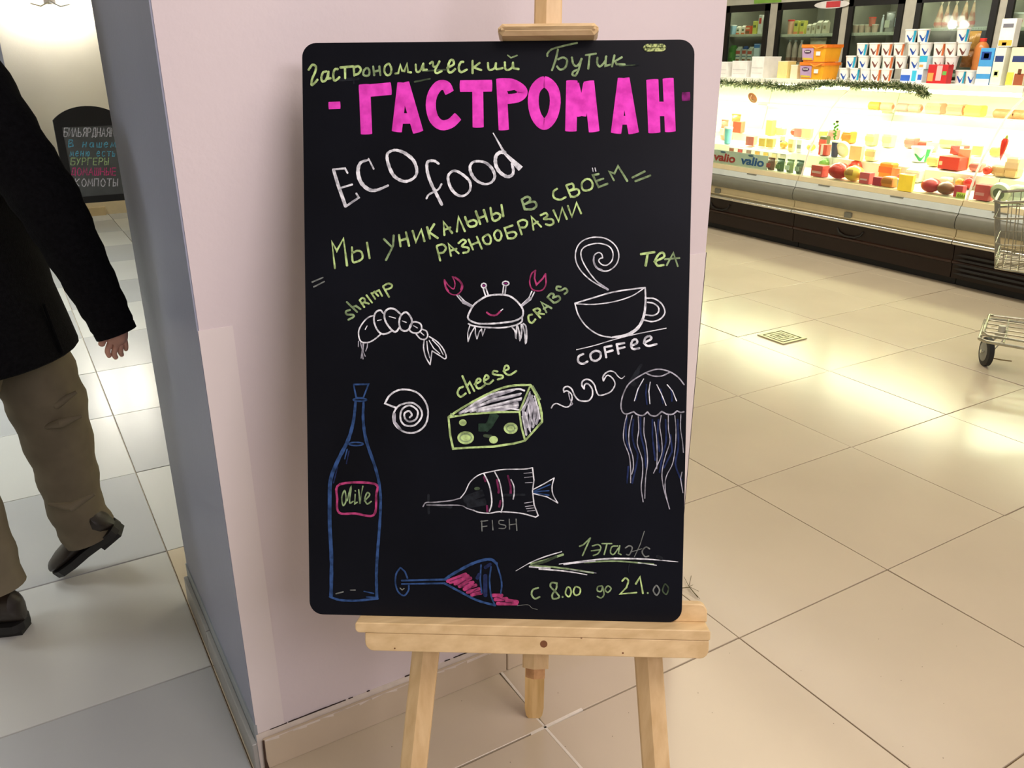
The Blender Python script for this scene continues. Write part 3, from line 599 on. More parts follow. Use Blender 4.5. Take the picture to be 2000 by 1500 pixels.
# second row
cb('block', 1600, 1619, 262, 289, (70, 80, 50), 'dark green pack standing behind the red white packs', GC1, print_=(200, 60, 50), nm='food_pack', cat='pack')
cb('box', 1597, 1620, 290, 310, (226, 80, 66), 'red and white pack left of the navy tub', GC1, nm='food_pack', cat='pack', bands=((.3, .0, .6, 1, (244, 220, 210)),))
cb('tub', 1619, 1636, 288, 318, (62, 66, 100), 'navy tub with a white lid', GC1, nm='cream_tub')
cb('ball', 1599, 1619, 306, 326, (120, 160, 70), 'green cabbage shaped cheese ball', GC1)
cb('disc', 1630, 1656, 292, 322, (250, 236, 190), 'cream round cheese standing on edge behind the red ball', GC1)
cb('block', 1643, 1668, 268, 290, (244, 130, 40), 'orange cheese block in the back row under the green grapes', GC1)
cb('ball', 1655, 1682, 312, 336, (222, 64, 44), 'red waxed cheese ball behind the yellow one', GC1)
cb('wedge', 1668, 1700, 300, 326, (250, 216, 150), 'pale yellow cheese wedge behind the balls', GC1)
cb('block', 1690, 1716, 292, 316, (250, 232, 180), 'cream cheese block in the second row', GC1)
cb('block', 1716, 1750, 319, 348, (240, 138, 44), 'large orange cheese block on the second tier', GC1, print_=(222, 100, 40))
cb('wedge', 1748, 1768, 326, 348, (240, 150, 90), 'orange cheese wedge beside the large orange block', GC1)
cb('tub', 1776, 1818, 288, 316, (246, 246, 240), 'white tub with a green and red band', GC1, stripe=(40, 150, 80), mark=(40, 150, 80), nm='cream_tub')
cb('block', 1770, 1805, 320, 344, (250, 240, 214), 'white cheese block in front of the green band tub', GC1)
cb('box', 1832, 1884, 314, 338, (222, 58, 40), 'long red boxed cheese', GC1, nm='boxed_cheese', cat='cheese', bands=((.05, .3, .2, .6, (246, 200, 160)),))
cb('box', 1855, 1888, 292, 308, (214, 44, 34), 'small red pack above the long red box', GC1, nm='boxed_cheese', cat='cheese', bands=((.72, .0, 1, 1, (246, 224, 210)),))
cb('wedge', 1878, 1906, 296, 330, (244, 150, 84), 'orange cheese wedge by the glass seam', GC1)
cb('ball', 1882, 1904, 330, 358, (196, 40, 34), 'red heart shaped waxed cheese by the glass seam', GC1)
cb('ball', 1866, 1884, 336, 356, (220, 150, 60), 'golden crusted bun behind the pink pack', GC1, nm='bread_bun', cat='bread')
cb('block', 1836, 1862, 340, 356, (246, 222, 190), 'pale cheese piece in front of the long red box', GC1)
cb('block', 1722, 1745, 268, 296, (250, 236, 160), 'pale yellow cheese block in the back row', GC1)
cb('block', 1690, 1712, 262, 286, (248, 226, 140), 'yellow cheese block in the back row left of the pale one', GC1)
cb('block', 1835, 1875, 270, 290, (250, 230, 150), 'light yellow cheese slab in the back row', GC1)
# upper glass shelf, sausages and meats
for j, (a, b, c_, nm) in enumerate(((1700, 1712, (238, 160, 70), 'orange'), (1722, 1738, (226, 170, 140), 'pink'), (1752, 1770, (190, 150, 140), 'greyish'), (1775, 1796, (214, 160, 140), 'rosy'))):
        t = salami((5.98, onx((a+b)/2, 225, 5.98).y, 0+.993), .030, .105, c_, '%s sausage lying on the inner glass shelf of the middle module' % nm, 'sausages on the inner shelf', rot=0)
for j, (px, c_, nm) in enumerate(((1826, (240, 160, 130), 'pink meat block'), (1868, (232, 150, 120), 'rosy meat block'), (1904, (244, 214, 90), 'yellow cheese block'))):
    block((5.97, onx(px, 225, 5.97).y, .993), .12, .09, .075, c_, '%s on the inner glass shelf' % nm, 'meats on the inner shelf')
# right module
cb('box', 1902, 1938, 362, 391, (222, 80, 80), 'red pink wrapped cheese right of the glass seam', GC2, nm='wrapped_cheese', cat='cheese', bands=((.1, .3, .7, .5, (240, 150, 150)),))
cb('disc', 1932, 1968, 358, 396, (238, 228, 196), 'round cream cheese with a grey label standing on edge', GC2, mark=(120, 120, 100))
for j, (a, b, y0, y1) in enumerate(((1936, 1958, 324, 342), (1960, 1990, 320, 358), (1940, 1962, 342, 362))):
    cb('block', a, b, y0, y1, (222, 184, 130), 'tan cheese block, %s of three in the right module' % ordn(j), GC2, print_=(206, 162, 110))
cb('ball', 1915, 1932, 332, 356, (214, 60, 40), 'red waxed cheese ball right of the glass seam', GC2)
cb('block', 1968, 2006, 366, 398, (250, 244, 226), 'white cheese block by the shopping cart', GC2)
for j, px in enumerate((1952, 1990)):
    salami((5.96, onx(px, 280, 5.96).y, .993), .03, .16, (200, 120, 80), 'brown sausage on the inner shelf of the right module, %s one' % ('left', 'right')[j], 'sausages in the right module')
# further cheeses filling the tiers
rf = random.Random(11)
def tier_fill(y0, y1, x, z, mod, tier, n0=0):
    y = y1-.07; i = 0
    while y > y0+.06 and i < 12:
        r = rf.uniform(.036, .05)
        if not any(abs(a-x) < r+rr+.004 and abs(b-y) < r+rr+.004 and abs(c_-z) < .12 for a, b, c_, rr in PLACED):
            kd = rf.choice(['wedge', 'block', 'ball', 'tub', 'block', 'wedge']); nm, col = rf.choice([('yellow', (246, 206, 96)), ('cream', (246, 230, 180)), ('orange', (240, 150, 60)), ('red', (214, 66, 48)), ('pale yellow', (250, 226, 140)), ('pink', (230, 120, 110)), ('white', (246, 242, 230))])
            p = (x, y, z); lab = '%s cheese %s, %s from the left on the %s tier, %s module' % (nm, kd, ordn(i), tier, mod); gg = 'small cheeses on the counter tiers'
            if kd == 'wedge': wedge(p, r*1.7, r*1.7, rf.uniform(.05, .08), col, tuple(int(v*.85) for v in col), lab, gg)
            elif kd == 'block': block(p, r*1.7, r*1.4, rf.uniform(.045, .085), col, lab, gg)
            elif kd == 'ball': ball(p, r*.9, col, lab, gg)
            else: tub(p, r*.85, rf.uniform(.06, .08), col, lab, gg, nm='cheese_tub')
            PLACED.append((x, y, z, r)); i += 1
        y -= r*2+rf.uniform(.004, .03)
for mod, (y0, y1) in (('right', (1.80, 3.06)), ('middle', (3.10, 4.365)), ('wall end', (4.41, 5.35))):
    tier_fill(y0, y1, 5.62, .676, mod, 'second'); tier_fill(y0, y1, 5.86, .754, mod, 'third')
for mod, (y0, y1) in (('right', (1.80, 3.06)), ('middle', (3.10, 4.365))): tier_fill(y0, y1, 5.345, .564, mod, 'front')
# wall-end module with lettered strip
for r_, (py, zz) in enumerate(((284, 'upper'), (300, 'lower'))):
    for j in range(7):
        px = 1434+j*17+r_*1
        c_ = [(150, 84, 60), (190, 60, 60), (150, 120, 110), (226, 170, 80), (236, 190, 90), (246, 226, 170), (240, 226, 200)][j]
        X = 5.36; y = onx(px, 290, X).y
        t = tub((X, y, .561+.056*(1-r_)), .030, .055, (214, 204, 190), 'square dessert tub with %s print, %s from the left in the %s row' % (['brown', 'red', 'grey', 'orange', 'yellow', 'cream', 'pale'][j], ordn(j), zz), 'square dessert tubs', sq=True, nm='dessert_tub')
        MB().box(-.0335, -.024, .008, -.0305, .024, .045).build('label_print', M(c_), t)
cb('tub', 1411, 1428, 262, 293, (110, 180, 186), 'teal jar with a white lid at the wall edge', GC0, nm='jar')
cb('pouch', 1404, 1422, 240, 275, (246, 150, 120), 'red and white bag at the wall edge', GC0, mark=(250, 240, 230))
cb('pouch', 1424, 1448, 232, 262, (240, 130, 70), 'orange net bag above the dessert tubs', GC0, mark=(250, 220, 200))
cb('wedge', 1440, 1466, 248, 268, (236, 100, 70), 'red orange cheese wedge above the dessert tubs', GC0)
cb('box', 1494, 1513, 238, 266, (246, 200, 100), 'yellow carton above the dessert tubs', GC0)
for j in range(4):
    cb('pouch', 1497+j*18, 1514+j*18, 312+j*5, 333+j*6, [(120, 80, 60), (80, 100, 66), (150, 160, 110), (96, 110, 90)][j], '%s salad pouch, %s of four right of the lettered strip' % (['brown', 'dark green', 'pale green', 'grey green'][j], ordn(j)), GC0, mark=[(190, 70, 60), (120, 140, 80), (226, 230, 210), (170, 180, 160)][j])
for j in range(3):
    cb('box', 1522+j*16, 1537+j*16, 268+j*4, 290+j*5, [(246, 240, 226), (250, 226, 170), (244, 244, 240)][j], 'pale dairy box, %s of three by the first glass seam' % ordn(j), GC0, bands=((.1, .3, .9, .6, [(60, 70, 120), (226, 180, 90), (150, 150, 150)][j]),))
# lettered strip behind the glass
def textmesh(body, size, name, m, parent, Mx, bold=.0, shear=0, ext=.0008, label=None, sx=1):
    cu = bpy.data.curves.new(name, 'FONT'); cu.body = body; cu.size = size; cu.offset = bold; cu.shear = shear; cu.extrude = ext; cu.align_x = 'CENTER'
    to = bpy.data.objects.new(name+'_src', cu); COL.objects.link(to); dg = bpy.context.evaluated_depsgraph_get(); dg.update()
    me = bpy.data.meshes.new_from_object(to.evaluated_get(dg)); bpy.data.objects.remove(to); bpy.data.curves.remove(cu)
    me.materials.clear(); me.materials.append(m); me.transform(Matrix.Diagonal((sx, 1, 1, 1))); me.transform(Mx)
    o = bpy.data.objects.new(name, me); COL.objects.link(o); o.parent = parent
    if label: o['label'] = label
    return o
ya, yb = onx(1385, 300, 5.209).y, onx(1499, 320, 5.209).y
t = G('shelf_edge_strip', 'white strip with red and blue lettering standing inside the curved glass', 'price strip', (5.209, (ya+yb)/2, .5475), None)
L2 = (ya-yb)/2
MB().box(0, -L2, 0, .003, L2, .108).build('strip', M((226, 220, 208)), t)
FM = Matrix(((0, 0, -1, 0), (-1, 0, 0, 0), (0, 1, 0, 0), (0, 0, 0, 1)))
for s_, px, col in (('valio', 1414, (196, 50, 50)), ('valio', 1469, (40, 90, 160))):
    yl = onx(px, 318, 5.209).y-(ya+yb)/2
    textmesh(s_, .088, 'lettering', M(col), t, Matrix.Translation((-.001, yl, .022)) @ FM, bold=.0028, shear=.10, sx=1.5)
    MB().prism([V((0, yl+.03*math.cos(a)+.02, .094+.008*math.sin(a))) for a in [i*.7 for i in range(9)]], V((-.002, 0, 0)), V((0, 0, 0))).build('drop_logo', M((90, 110, 140)), t)
# hanging ornaments and signs on the glass
def glp(px, py):                                       # point just in front of the curved glass
    best = None
    for i in range(len(GL)-1):
        for q in range(11):
            x = GL[i][0]+(GL[i+1][0]-GL[i][0])*q/10; z = GL[i][1]+(GL[i+1][1]-GL[i][1])*q/10; p = onx(px, py, x)
            if best is None or abs(p.z-z) < best[0]: best = (abs(p.z-z), V((x-.012, p.y, z)))
    return best[1]
p = glp(1472, 191); t = G('round_sign', 'round brown sign with a pretzel like print on the glass top', 'sign', p, None)
MB().lathe([(.046, -.002), (.046, .002)], 22).xform(Matrix.Rotation(math.radians(60), 4, 'Y')).build('disc', M((206, 130, 84)), t)
mm = MB(); mm.tube([(.026*math.cos(a), .026*math.sin(a)*math.cos(a*.5), .003) for a in [i*.4 for i in range(17)]], .004, 6); mm.xform(Matrix.Rotation(math.radians(60), 4, 'Y') @ Matrix.Translation((0, 0, -.006))).build('pretzel_print', M((246, 206, 160)), t, True)
p = glp(1637, 250); t = G('grape_ornament', 'green grape bunch ornament hanging on the curved glass', 'ornament', p, None); gm = M((90, 170, 40), .3)
for i in range(13):
    a = i*2.4; z = .03-i*.0085; r = .019*(1-i/17); sphere((-.004+.01*math.sin(a*1.3)*0-.008, r*math.cos(a), z), .0085, 8, 6).build('grape', gm, t, True)
MB().cbox(-.012, -.012, .045, 0, .012, .056, .003).build('clip', M((50, 50, 40)), t)
MB().prism([V((-.006, -.002, .03)), V((-.006, .018, .045)), V((-.006, .004, .055)), V((-.006, -.014, .042))], V((-.002, 0, 0)), V((0, 0, 0))).build('leaf', M((170, 200, 80)), t)
p = glp(1966, 285); t = G('chili_ornament', 'red chili pepper ornament hanging on the curved glass', 'ornament', p, None)
MB().tube([(-.01, 0, .045), (-.012, .002, .03), (-.012, .004, -.01), (-.012, .006, -.05), (-.012, .008, -.085)], [.014, .020, .017, .010, .002], 12).build('pepper', M((230, 60, 34), .3), t, True)
MB().tube([(-.01, 0, .043), (-.01, -.004, .065)], [.010, .004], 8).build('stem', M((170, 190, 60)), t, True)
# garland
gar = MB(); rr = random.Random(3)
path = [onx(px, py, X) for px, py, X in ((1398, 160, 5.50), (1450, 164, 5.50), (1500, 166, 5.49), (1540, 172, 5.48), (1580, 168, 5.49), (1620, 163, 5.50), (1680, 166, 5.50), (1720, 168, 5.50), (1760, 168, 5.50), (1795, 175, 5.49), (1812, 186, 5.47))]
P2 = []
for i in range(len(path)-1):
    for q in range(8): P2.append(path[i].lerp(path[i+1], q/8))
gp_ = thing('pine_garland', 'green tinsel pine garland with white tips along the counter top edge', 'garland')
MB().tube(P2, .004, 6).build('wire', M((60, 70, 40)), gp_)
tips = MB()
for k in range(6000):
    i = rr.randrange(len(P2)-1); b = P2[i].lerp(P2[i+1], rr.random()); d = V((rr.gauss(0, 1), rr.gauss(0, 1), rr.gauss(0, .8))).normalized(); L = rr.uniform(.02, .050)
    s_ = d.cross(V((rr.random(), rr.random(), rr.random()))).normalized()*.0030
    (tips if rr.random() < .30 else gar).add([b-s_, b+s_, b+d*L+s_*.4, b+d*L-s_*.4], [(0, 1, 2, 3)])
o = gar.build('needles', M((64, 86, 40), .6), gp_, fix=False); o['kind'] = 'stuff'
o = tips.build('frosted_needles', M((200, 206, 170), .6), gp_, fix=False); o['kind'] = 'stuff'
# ------------------------------------------------------------ shopping cart
A_, B_ = onz(1912, 665, .17), onz(1926, 622, .17)
e = (B_-A_).normalized(); dv = V((e.y, -e.x, 0)); Fc = (A_+B_)/2; hw = (B_-A_).length/2
ct = thing('shopping_cart', 'wire shopping cart entering at the right edge, in front of the counter', 'shopping cart', (Fc.x, Fc.y, 0))
def cw(a, b, z): q = e*a+dv*b; return V((q.x, q.y, z))    # across, back, up (relative to Fc)
LC = .86
def wd(b): return hw+.07*b/LC
MB().tube([cw(-wd(LC), LC, .17), cw(-hw-.00, .03, .17), cw(-hw+.03, 0, .17), cw(hw-.03, 0, .17), cw(hw, .03, .17), cw(wd(LC), LC, .17)], .0085, 8).build('lower_frame', wire_m, ct, True)
MB().tube([cw(-wd(LC)+.02, LC, .195), cw(-hw+.02, .03, .195), cw(-hw+.04, .01, .200), cw(hw-.04, .01, .200), cw(hw-.02, .03, .195), cw(wd(LC)-.02, LC, .195)], .006, 8).build('lower_frame_rail', wire_m, ct, True)
for i in range(5):
    a = -hw*.7+i*hw*1.4/4; MB().tube([cw(a, .0, .18), cw(a*1.1, LC, .18)], .0038, 6).build('rack_bar', wire_m, ct, True)
for b in (.10, .45, .8): MB().tube([cw(-wd(b), b, .176), cw(wd(b), b, .176)], .005, 6).build('cross_bar', wire_m, ct, True)
def castor(pos, th, fo=None):
    c_ = onz(*pos, 0)-Fc if isinstance(pos[0], int) else None
    p = c_ if c_ is not None else V(pos)
    p.z = 0
    wdir = V((math.cos(th), math.sin(th), 0)); ax = V((-wdir.y, wdir.x, 0)); R = .070
    base = bpy.data.objects.new('castor', None)
    m = MB(); m.lathe([(R*.72, -.014), (R, -.011), (R, .011), (R*.72, .014)], 28); rm = Matrix((( wdir.x, 0, ax.x, p.x), (wdir.y, 0, ax.y, p.y), (0, 1, 0, R), (0, 0, 0, 1))); m.xform(rm)
    c0 = m.build('castor', black_rub, ct, True)
    m = MB(); m.lathe([(R*.25, -.017), (R*.68, -.0155), (R*.68, .0155), (R*.25, .017)], 20); m.xform(rm); m.build('wheel_hub', M((120, 120, 112), .35), c0, True)
    m = MB(); m.lathe([(.009, -.026), (.009, .026)], 10); m.xform(rm); m.build('axle', steel, c0, True)
    fo = fo or wdir*.035
    for s_ in (-1, 1):
        q = ax*(s_*.021); m = MB(); m.prism([q+p+V((0, 0, R))-wdir*.014, q+p+V((0, 0, R))+wdir*.012-V((0, 0, .012)), q+p+fo*1.3+V((0, 0, .145)), q+p+fo*.7-wdir*.03+V((0, 0, .150))], ax*-.0015, ax*.0015); m.build('fork_plate', M((176, 176, 168), .35), c0)
    MB().lathe([(.026, .140), (.026, .165), (.016, .168), (.016, .20)], 14, p+fo).build('swivel', M((180, 178, 160), .35), c0, True)
    return c0
castor((1921, 713), math.radians(49), V((R2.x, R2.y, 0)).normalized()*.05)
for s_ in (-1, 1): castor(tuple(cw(s_*wd(.8)*.9, .74, 0)), math.atan2(dv.y, dv.x))
p0 = onz(1921, 713, 0)-Fc; p0.z = 0
MB().tube([p0+V((.0, -.01, .045)), p0+V((.03, -.06, .04)), p0+V((.05, -.10, .042))], .003, 6).build('dangling_wire', M((120, 100, 60)), ct)
# basket
ZB, ZT2 = .505, .80; iw = hw-.015
def bw(z): return iw*(.93+.07*(z-ZB)/(ZT2-ZB))
def rim(z, r, nm, b0=0.0, hgt=0):
    q = bw(z); MB().tube([cw(-q-.06, .80, z+hgt), cw(-q, b0+.03, z), cw(-q+.03, b0, z), cw(q-.03, b0, z), cw(q, b0+.03, z), cw(q+.06, .80, z+hgt)], r, 8).build(nm, wire_m, ct, True)
rim(ZT2, .0065, 'top_rim', -.055, .12); rim(ZB, .0045, 'basket_bottom_rim', .0); rim(ZB+.045, .003, 'basket_band', -.008, .03); rim(ZB+.11, .003, 'basket_band', -.02, .05); rim(ZT2-.07, .0045, 'basket_band', -.045, .1)
wm = MB()
def f0(z): return -.055*(z-ZB)/(ZT2-ZB)
for i in range(9):
    a = -1+2*i/8; wm.tube([cw(a*bw(ZB)*.9, f0(ZB), ZB), cw(a*bw(ZT2)*.9, f0(ZT2), ZT2)], .0021, 5)
for s_ in (-1, 1):
    for i in range(25):
        b = .03+i*.031; wm.tube([cw(s_*(bw(ZB)+.06*b/.8), b, ZB), cw(s_*(bw(ZT2)+.06*b/.8), b-.03, ZT2+.12*b/.8)], .0021, 5)
for i in range(12):
    a = -1+2*i/11; wm.tube([cw(a*bw(ZB), 0, ZB), cw(a*(bw(ZB)+.06), .80, ZB)], .0021, 5)
for i in range(14): wm.tube([cw(-bw(ZB)-.06*i/14, .03+i*.058, ZB+.001), cw(bw(ZB)+.06*i/14, .03+i*.058, ZB+.001)], .0021, 5)
for k in range(5):
    z = ZB+.012+k*.008; wm.tube([cw(-bw(z)-.06, .80, z), cw(-bw(z), .02, z), cw(-bw(z)+.02, f0(z), z), cw(bw(z)-.02, f0(z), z), cw(bw(z), .02, z), cw(bw(z)+.06, .80, z)], .0016, 5)
o = wm.build('basket_wires', wire_m, ct, True); o['kind'] = 'stuff'
for s_ in (-1, 1):
    MB().tube([cw(s_*wd(.76), .80, .17), cw(s_*(iw+.06), .84, .5), cw(s_*(iw+.07), .88, 1.0)], .010, 10).build('upright_tube', wire_m, ct, True)
MB().tube([cw(-iw-.07, .88, 1.0), cw(iw+.07, .88, 1.0)], .014, 12).build('handle', M((60, 90, 60), .4), ct, True)
# ------------------------------------------------------------ arched blackboard stand in the corridor
def sgn(x, y, Y=8.0): return ony(x, y, Y)
sx0, sx1 = sgn(105, 240).x, sgn(170, 212).x
sb = thing('pavement_sign', 'black arched chalkboard stand with coloured writing by the corridor wall', 'chalkboard stand', (.73, 8.0, 0))
lean = Matrix.Translation((0, .0, 0)) @ Matrix.Rotation(math.radians(-7), 4, 'X')
sfm = mat('sign_frame_black', (17, 17, 19), .5, scale=8, spec=.25); spm = mat('sign_slate', (58, 61, 63), .55, var=.2, scale=9)
HW, HB_, HS = .262, .235, .905
def slab(poly, y0, y1): return MB().prism([V((x, 0, z)) for x, z in poly], V((0, y0, 0)), V((0, y1, 0)))
arch = [(HW*math.sin(a)/math.sin(.95), HS+.105*(math.cos(a)-math.cos(.95))/(1-math.cos(.95))) for a in [-.95+1.9*i/18 for i in range(19)]]
def frame(sgnm, nm_):
    fr_ = slab(arch+[(HW-.055, HS-.055), (-HW+.055, HS-.055)], -.012, .012).xform(sgnm).build(nm_, sfm, sb)
    for s_ in (-1, 1): slab([(s_*HW, 0), (s_*HW, HS), (s_*(HW-.055), HS-.055), (s_*(HW-.055), 0)], -.012, .012).xform(sgnm).build('leg', sfm, sb)
    slab([(-HW+.055, HB_+.055), (HW-.055, HB_+.055), (HW-.055, HB_), (-HW+.055, HB_)], -.012, .012).xform(sgnm).build('bottom_rail', sfm, sb)
    slab([(-HW+.055, HS-.055), (HW-.055, HS-.055), (HW-.055, HB_+.055), (-HW+.055, HB_+.055)], -.006, .008).xform(sgnm).build('slate_panel', spm, sb)
MF = Matrix.Translation((0, .06-.0, 0)) @ Matrix.Rotation(math.radians(-5), 4, 'X')
MFr = Matrix.Translation((0, -.06, .0)) @ Matrix.Rotation(math.radians(-5), 4, 'X')
MBk = Matrix.Translation((0, .14, .0)) @ Matrix.Rotation(math.radians(6), 4, 'X')
frame(MFr, 'arched_top'); frame(MBk, 'rear_arched_top')
# ------------------------------------------------------------ chalk ribbons
def catmull(p, n=5):
    if len(p) < 3: return p
    q = [p[0]*2-p[1]]+p+[p[-1]*2-p[-2]]; out = []
    if (p[0]-p[-1]).length < 1e-7: q[0] = p[-2]; q[-1] = p[1]
    for i in range(1, len(q)-2):
        for k in range(n):
            t = k/n; a, b, c_, d = q[i-1], q[i], q[i+1], q[i+2]
            out.append(.5*((2*b)+(c_-a)*t+(2*a-5*b+4*c_-d)*t*t+(3*b-a-3*c_+d)*t*t*t))
    return out+[p[-1]]
def chalk(name, key, col, dim=1.0):
    nm = 'chalk_'+key
    if nm in MATS: return MATS[nm]
    m = mat(nm, col, .85, col2=tuple(int(v*.62) for v in col), scale=95, lo=.30, hi=.62, spec=.1); return m
CH = {'g': chalk('', 'green', (196, 226, 150)), 'G': chalk('', 'green_faded', (150, 176, 128)), 'h': chalk('', 'green_faint', (78, 94, 72)), 'w': chalk('', 'white', (240, 243, 255)), 'W': chalk('', 'white_faded', (184, 184, 196)),
      'e': chalk('', 'grey', (126, 132, 128)), 'p': mat('chalk_pink', (240, 76, 206), .8, col2=(214, 58, 180), scale=60, lo=.35, hi=.65, spec=.1), 'r': chalk('', 'rose', (184, 68, 122)), 'R': chalk('', 'rose_faded', (120, 44, 86)),
      'b': chalk('', 'blue', (54, 84, 136)), 'B': chalk('', 'blue_dark', (38, 50, 92)), 'k': board_m, 'x': chalk('', 'smudge', (36, 40, 46)), 't': chalk('', 'teal_smudge', (46, 68, 54)), 'X': chalk('', 'smudge_purple', (46, 30, 44)), 'd': chalk('', 'pink_dim', (140, 44, 122)), 'c': chalk('', 'cyan_sign', (90, 160, 190))}
class Ink:
    n = 0
def ribbon(mb, pts, w0, base, U_, V_, N_, Pm):
    Ink.n += 1; off = N_*(.00035+Ink.n*1.6e-6); n = len(pts); L = []; ws = w0 if isinstance(w0, (list, tuple)) else [w0, w0]
    if n == 1: return
    for i, p in enumerate(pts):
        a = pts[max(i-1, 0)]; b = pts[min(i+1, n-1)]; d = b-a
        if d.length < 1e-9: d = V((1, 0))
        if 0 < i < n-1:
            d1 = (pts[i]-pts[i-1]); d2 = (pts[i+1]-pts[i])
            if d1.length > 1e-9 and d2.length > 1e-9:
                d = d1.normalized()+d2.normalized(); k_ = max(.55, d.length/2)
                if d.length < .3: d = d1; k_ = 1
            else: k_ = 1
        else: k_ = 1
        d = d.normalized(); t = i/(n-1)*(len(ws)-1); j = min(int(t), len(ws)-2); wv = ws[j]+(ws[j+1]-ws[j])*(t-j)
        wv *= .5/k_*(1+(.10 if wv < .006 else .012)*math.sin(i*2.3+Ink.n))
        nn = V((-d.y, d.x)); L.append((p, nn*wv, d*wv))
    vs = []; 
    def P3(q): return base+U_*q.x+V_*q.y+off
    for p, nn, _ in L: vs += [P3(p+nn), P3(p-nn)]
    fs = [(2*i, 2*i+1, 2*i+3, 2*i+2) for i in range(n-1)]
    for (p, nn, d), s_ in ((L[0], -1), (L[-1], 1)):              # round ends
        if max(ws) > .0085: d = d*.12
        k0 = len(vs); m_ = 5
        for q in range(m_+1): a = math.pi*q/m_; vs.append(P3(p+nn*math.cos(a)+d*(s_*math.sin(a)*.9)))
        fs.append(tuple(range(k0, k0+m_+1)))
    mb.add(vs, fs)
CNAME = {'c': 'light blue', 'g': 'green', 'G': 'faded green', 'h': 'faint green', 'w': 'white', 'W': 'faded white', 'e': 'grey', 'p': 'pink', 'r': 'rose', 'R': 'dark rose', 'b': 'blue', 'B': 'dark blue', 'x': 'smudged', 'X': 'smudged', 't': 'smudged green', 'd': 'dim pink', 'k': 'black'}
def draw(parent, name, label, lines, crops, to2d, base, U_, V_, N_, parent_inv=None, gap=20):
    by = {}
    for ln in lines.strip().split('\n'):
        ln = ln.strip()
        if not ln: continue
        head, body = ln.split(':'); h = head.split(); cr = crops[h[0]]; ws = [float(v)/cr[2] for v in h[2].split('-')]
        for st_ in body.split('/'):
            st_ = st_.strip()
            if not st_: continue
            mb = MB()
            sharp = st_[0] == '!'; ov = st_[0] == 'o'; fill = st_[0] == 'f'
            st_ = st_.lstrip('!of').strip(); v = [tuple(float(c_) for c_ in q.split(',')) for q in st_.split()]
            if ov or fill:
                cx, cy, rx, ry = (*v[0], *v[1]); v = [(cx+rx*math.cos(a), cy+ry*math.sin(a)) for a in [i*math.pi/10 for i in range(21)]]
            px = [(cr[0]+x/cr[2], cr[1]+y/cr[2]) for x, y in v]
            bb = [min(p[0] for p in px), min(p[1] for p in px), max(p[0] for p in px), max(p[1] for p in px)]
            by.setdefault(h[1], []).append((bb, mb))
            sc_ = to2d((px[0][0]+1, px[0][1]))-to2d(px[0]); k = sc_.length
            p2 = [to2d(q) for q in px]
            if fill:
                Ink.n += 1; off = N_*(.00035+Ink.n*1.6e-6); mb.add([base+U_*q.x+V_*q.y+off for q in p2[:-1]], [tuple(range(20))]); continue
            if len(p2) >= 4 and not sharp and not ov: p2 = catmull(p2, 5 if max(ws) < 12 else 9)
            ribbon(mb, p2, [x*k for x in ws], base, U_, V_, N_, None)
    for c_, L in by.items():
        par = list(range(len(L)))
        def find(i):
            while par[i] != i: i = par[i]
            return i
        for i in range(len(L)):
            for j in range(i):
                a, b = L[i][0], L[j][0]
                if a[0]-gap < b[2] and b[0]-gap < a[2] and a[1]-gap < b[3] and b[1]-gap < a[3]: par[find(i)] = find(j)
        cl = {}
        for i in range(len(L)): cl.setdefault(find(i), []).append(L[i][1])
        for ms in cl.values():
            m = MB()
            for q in ms: m.add(q.v, q.f)
            if parent_inv is not None: m.xform(parent_inv)
            o = m.build(name, CH[c_], parent, fix=False); o['label'] = label if len(by) == 1 else label+', '+CNAME[c_]+' strokes'
def plane2d(base, U_, V_, N_):
    def f(q):
        d = ray(*q); t = ((base-O) @ N_)/(d @ N_); r = O+d*t-base; return V((r @ U_, r @ V_))
    return f
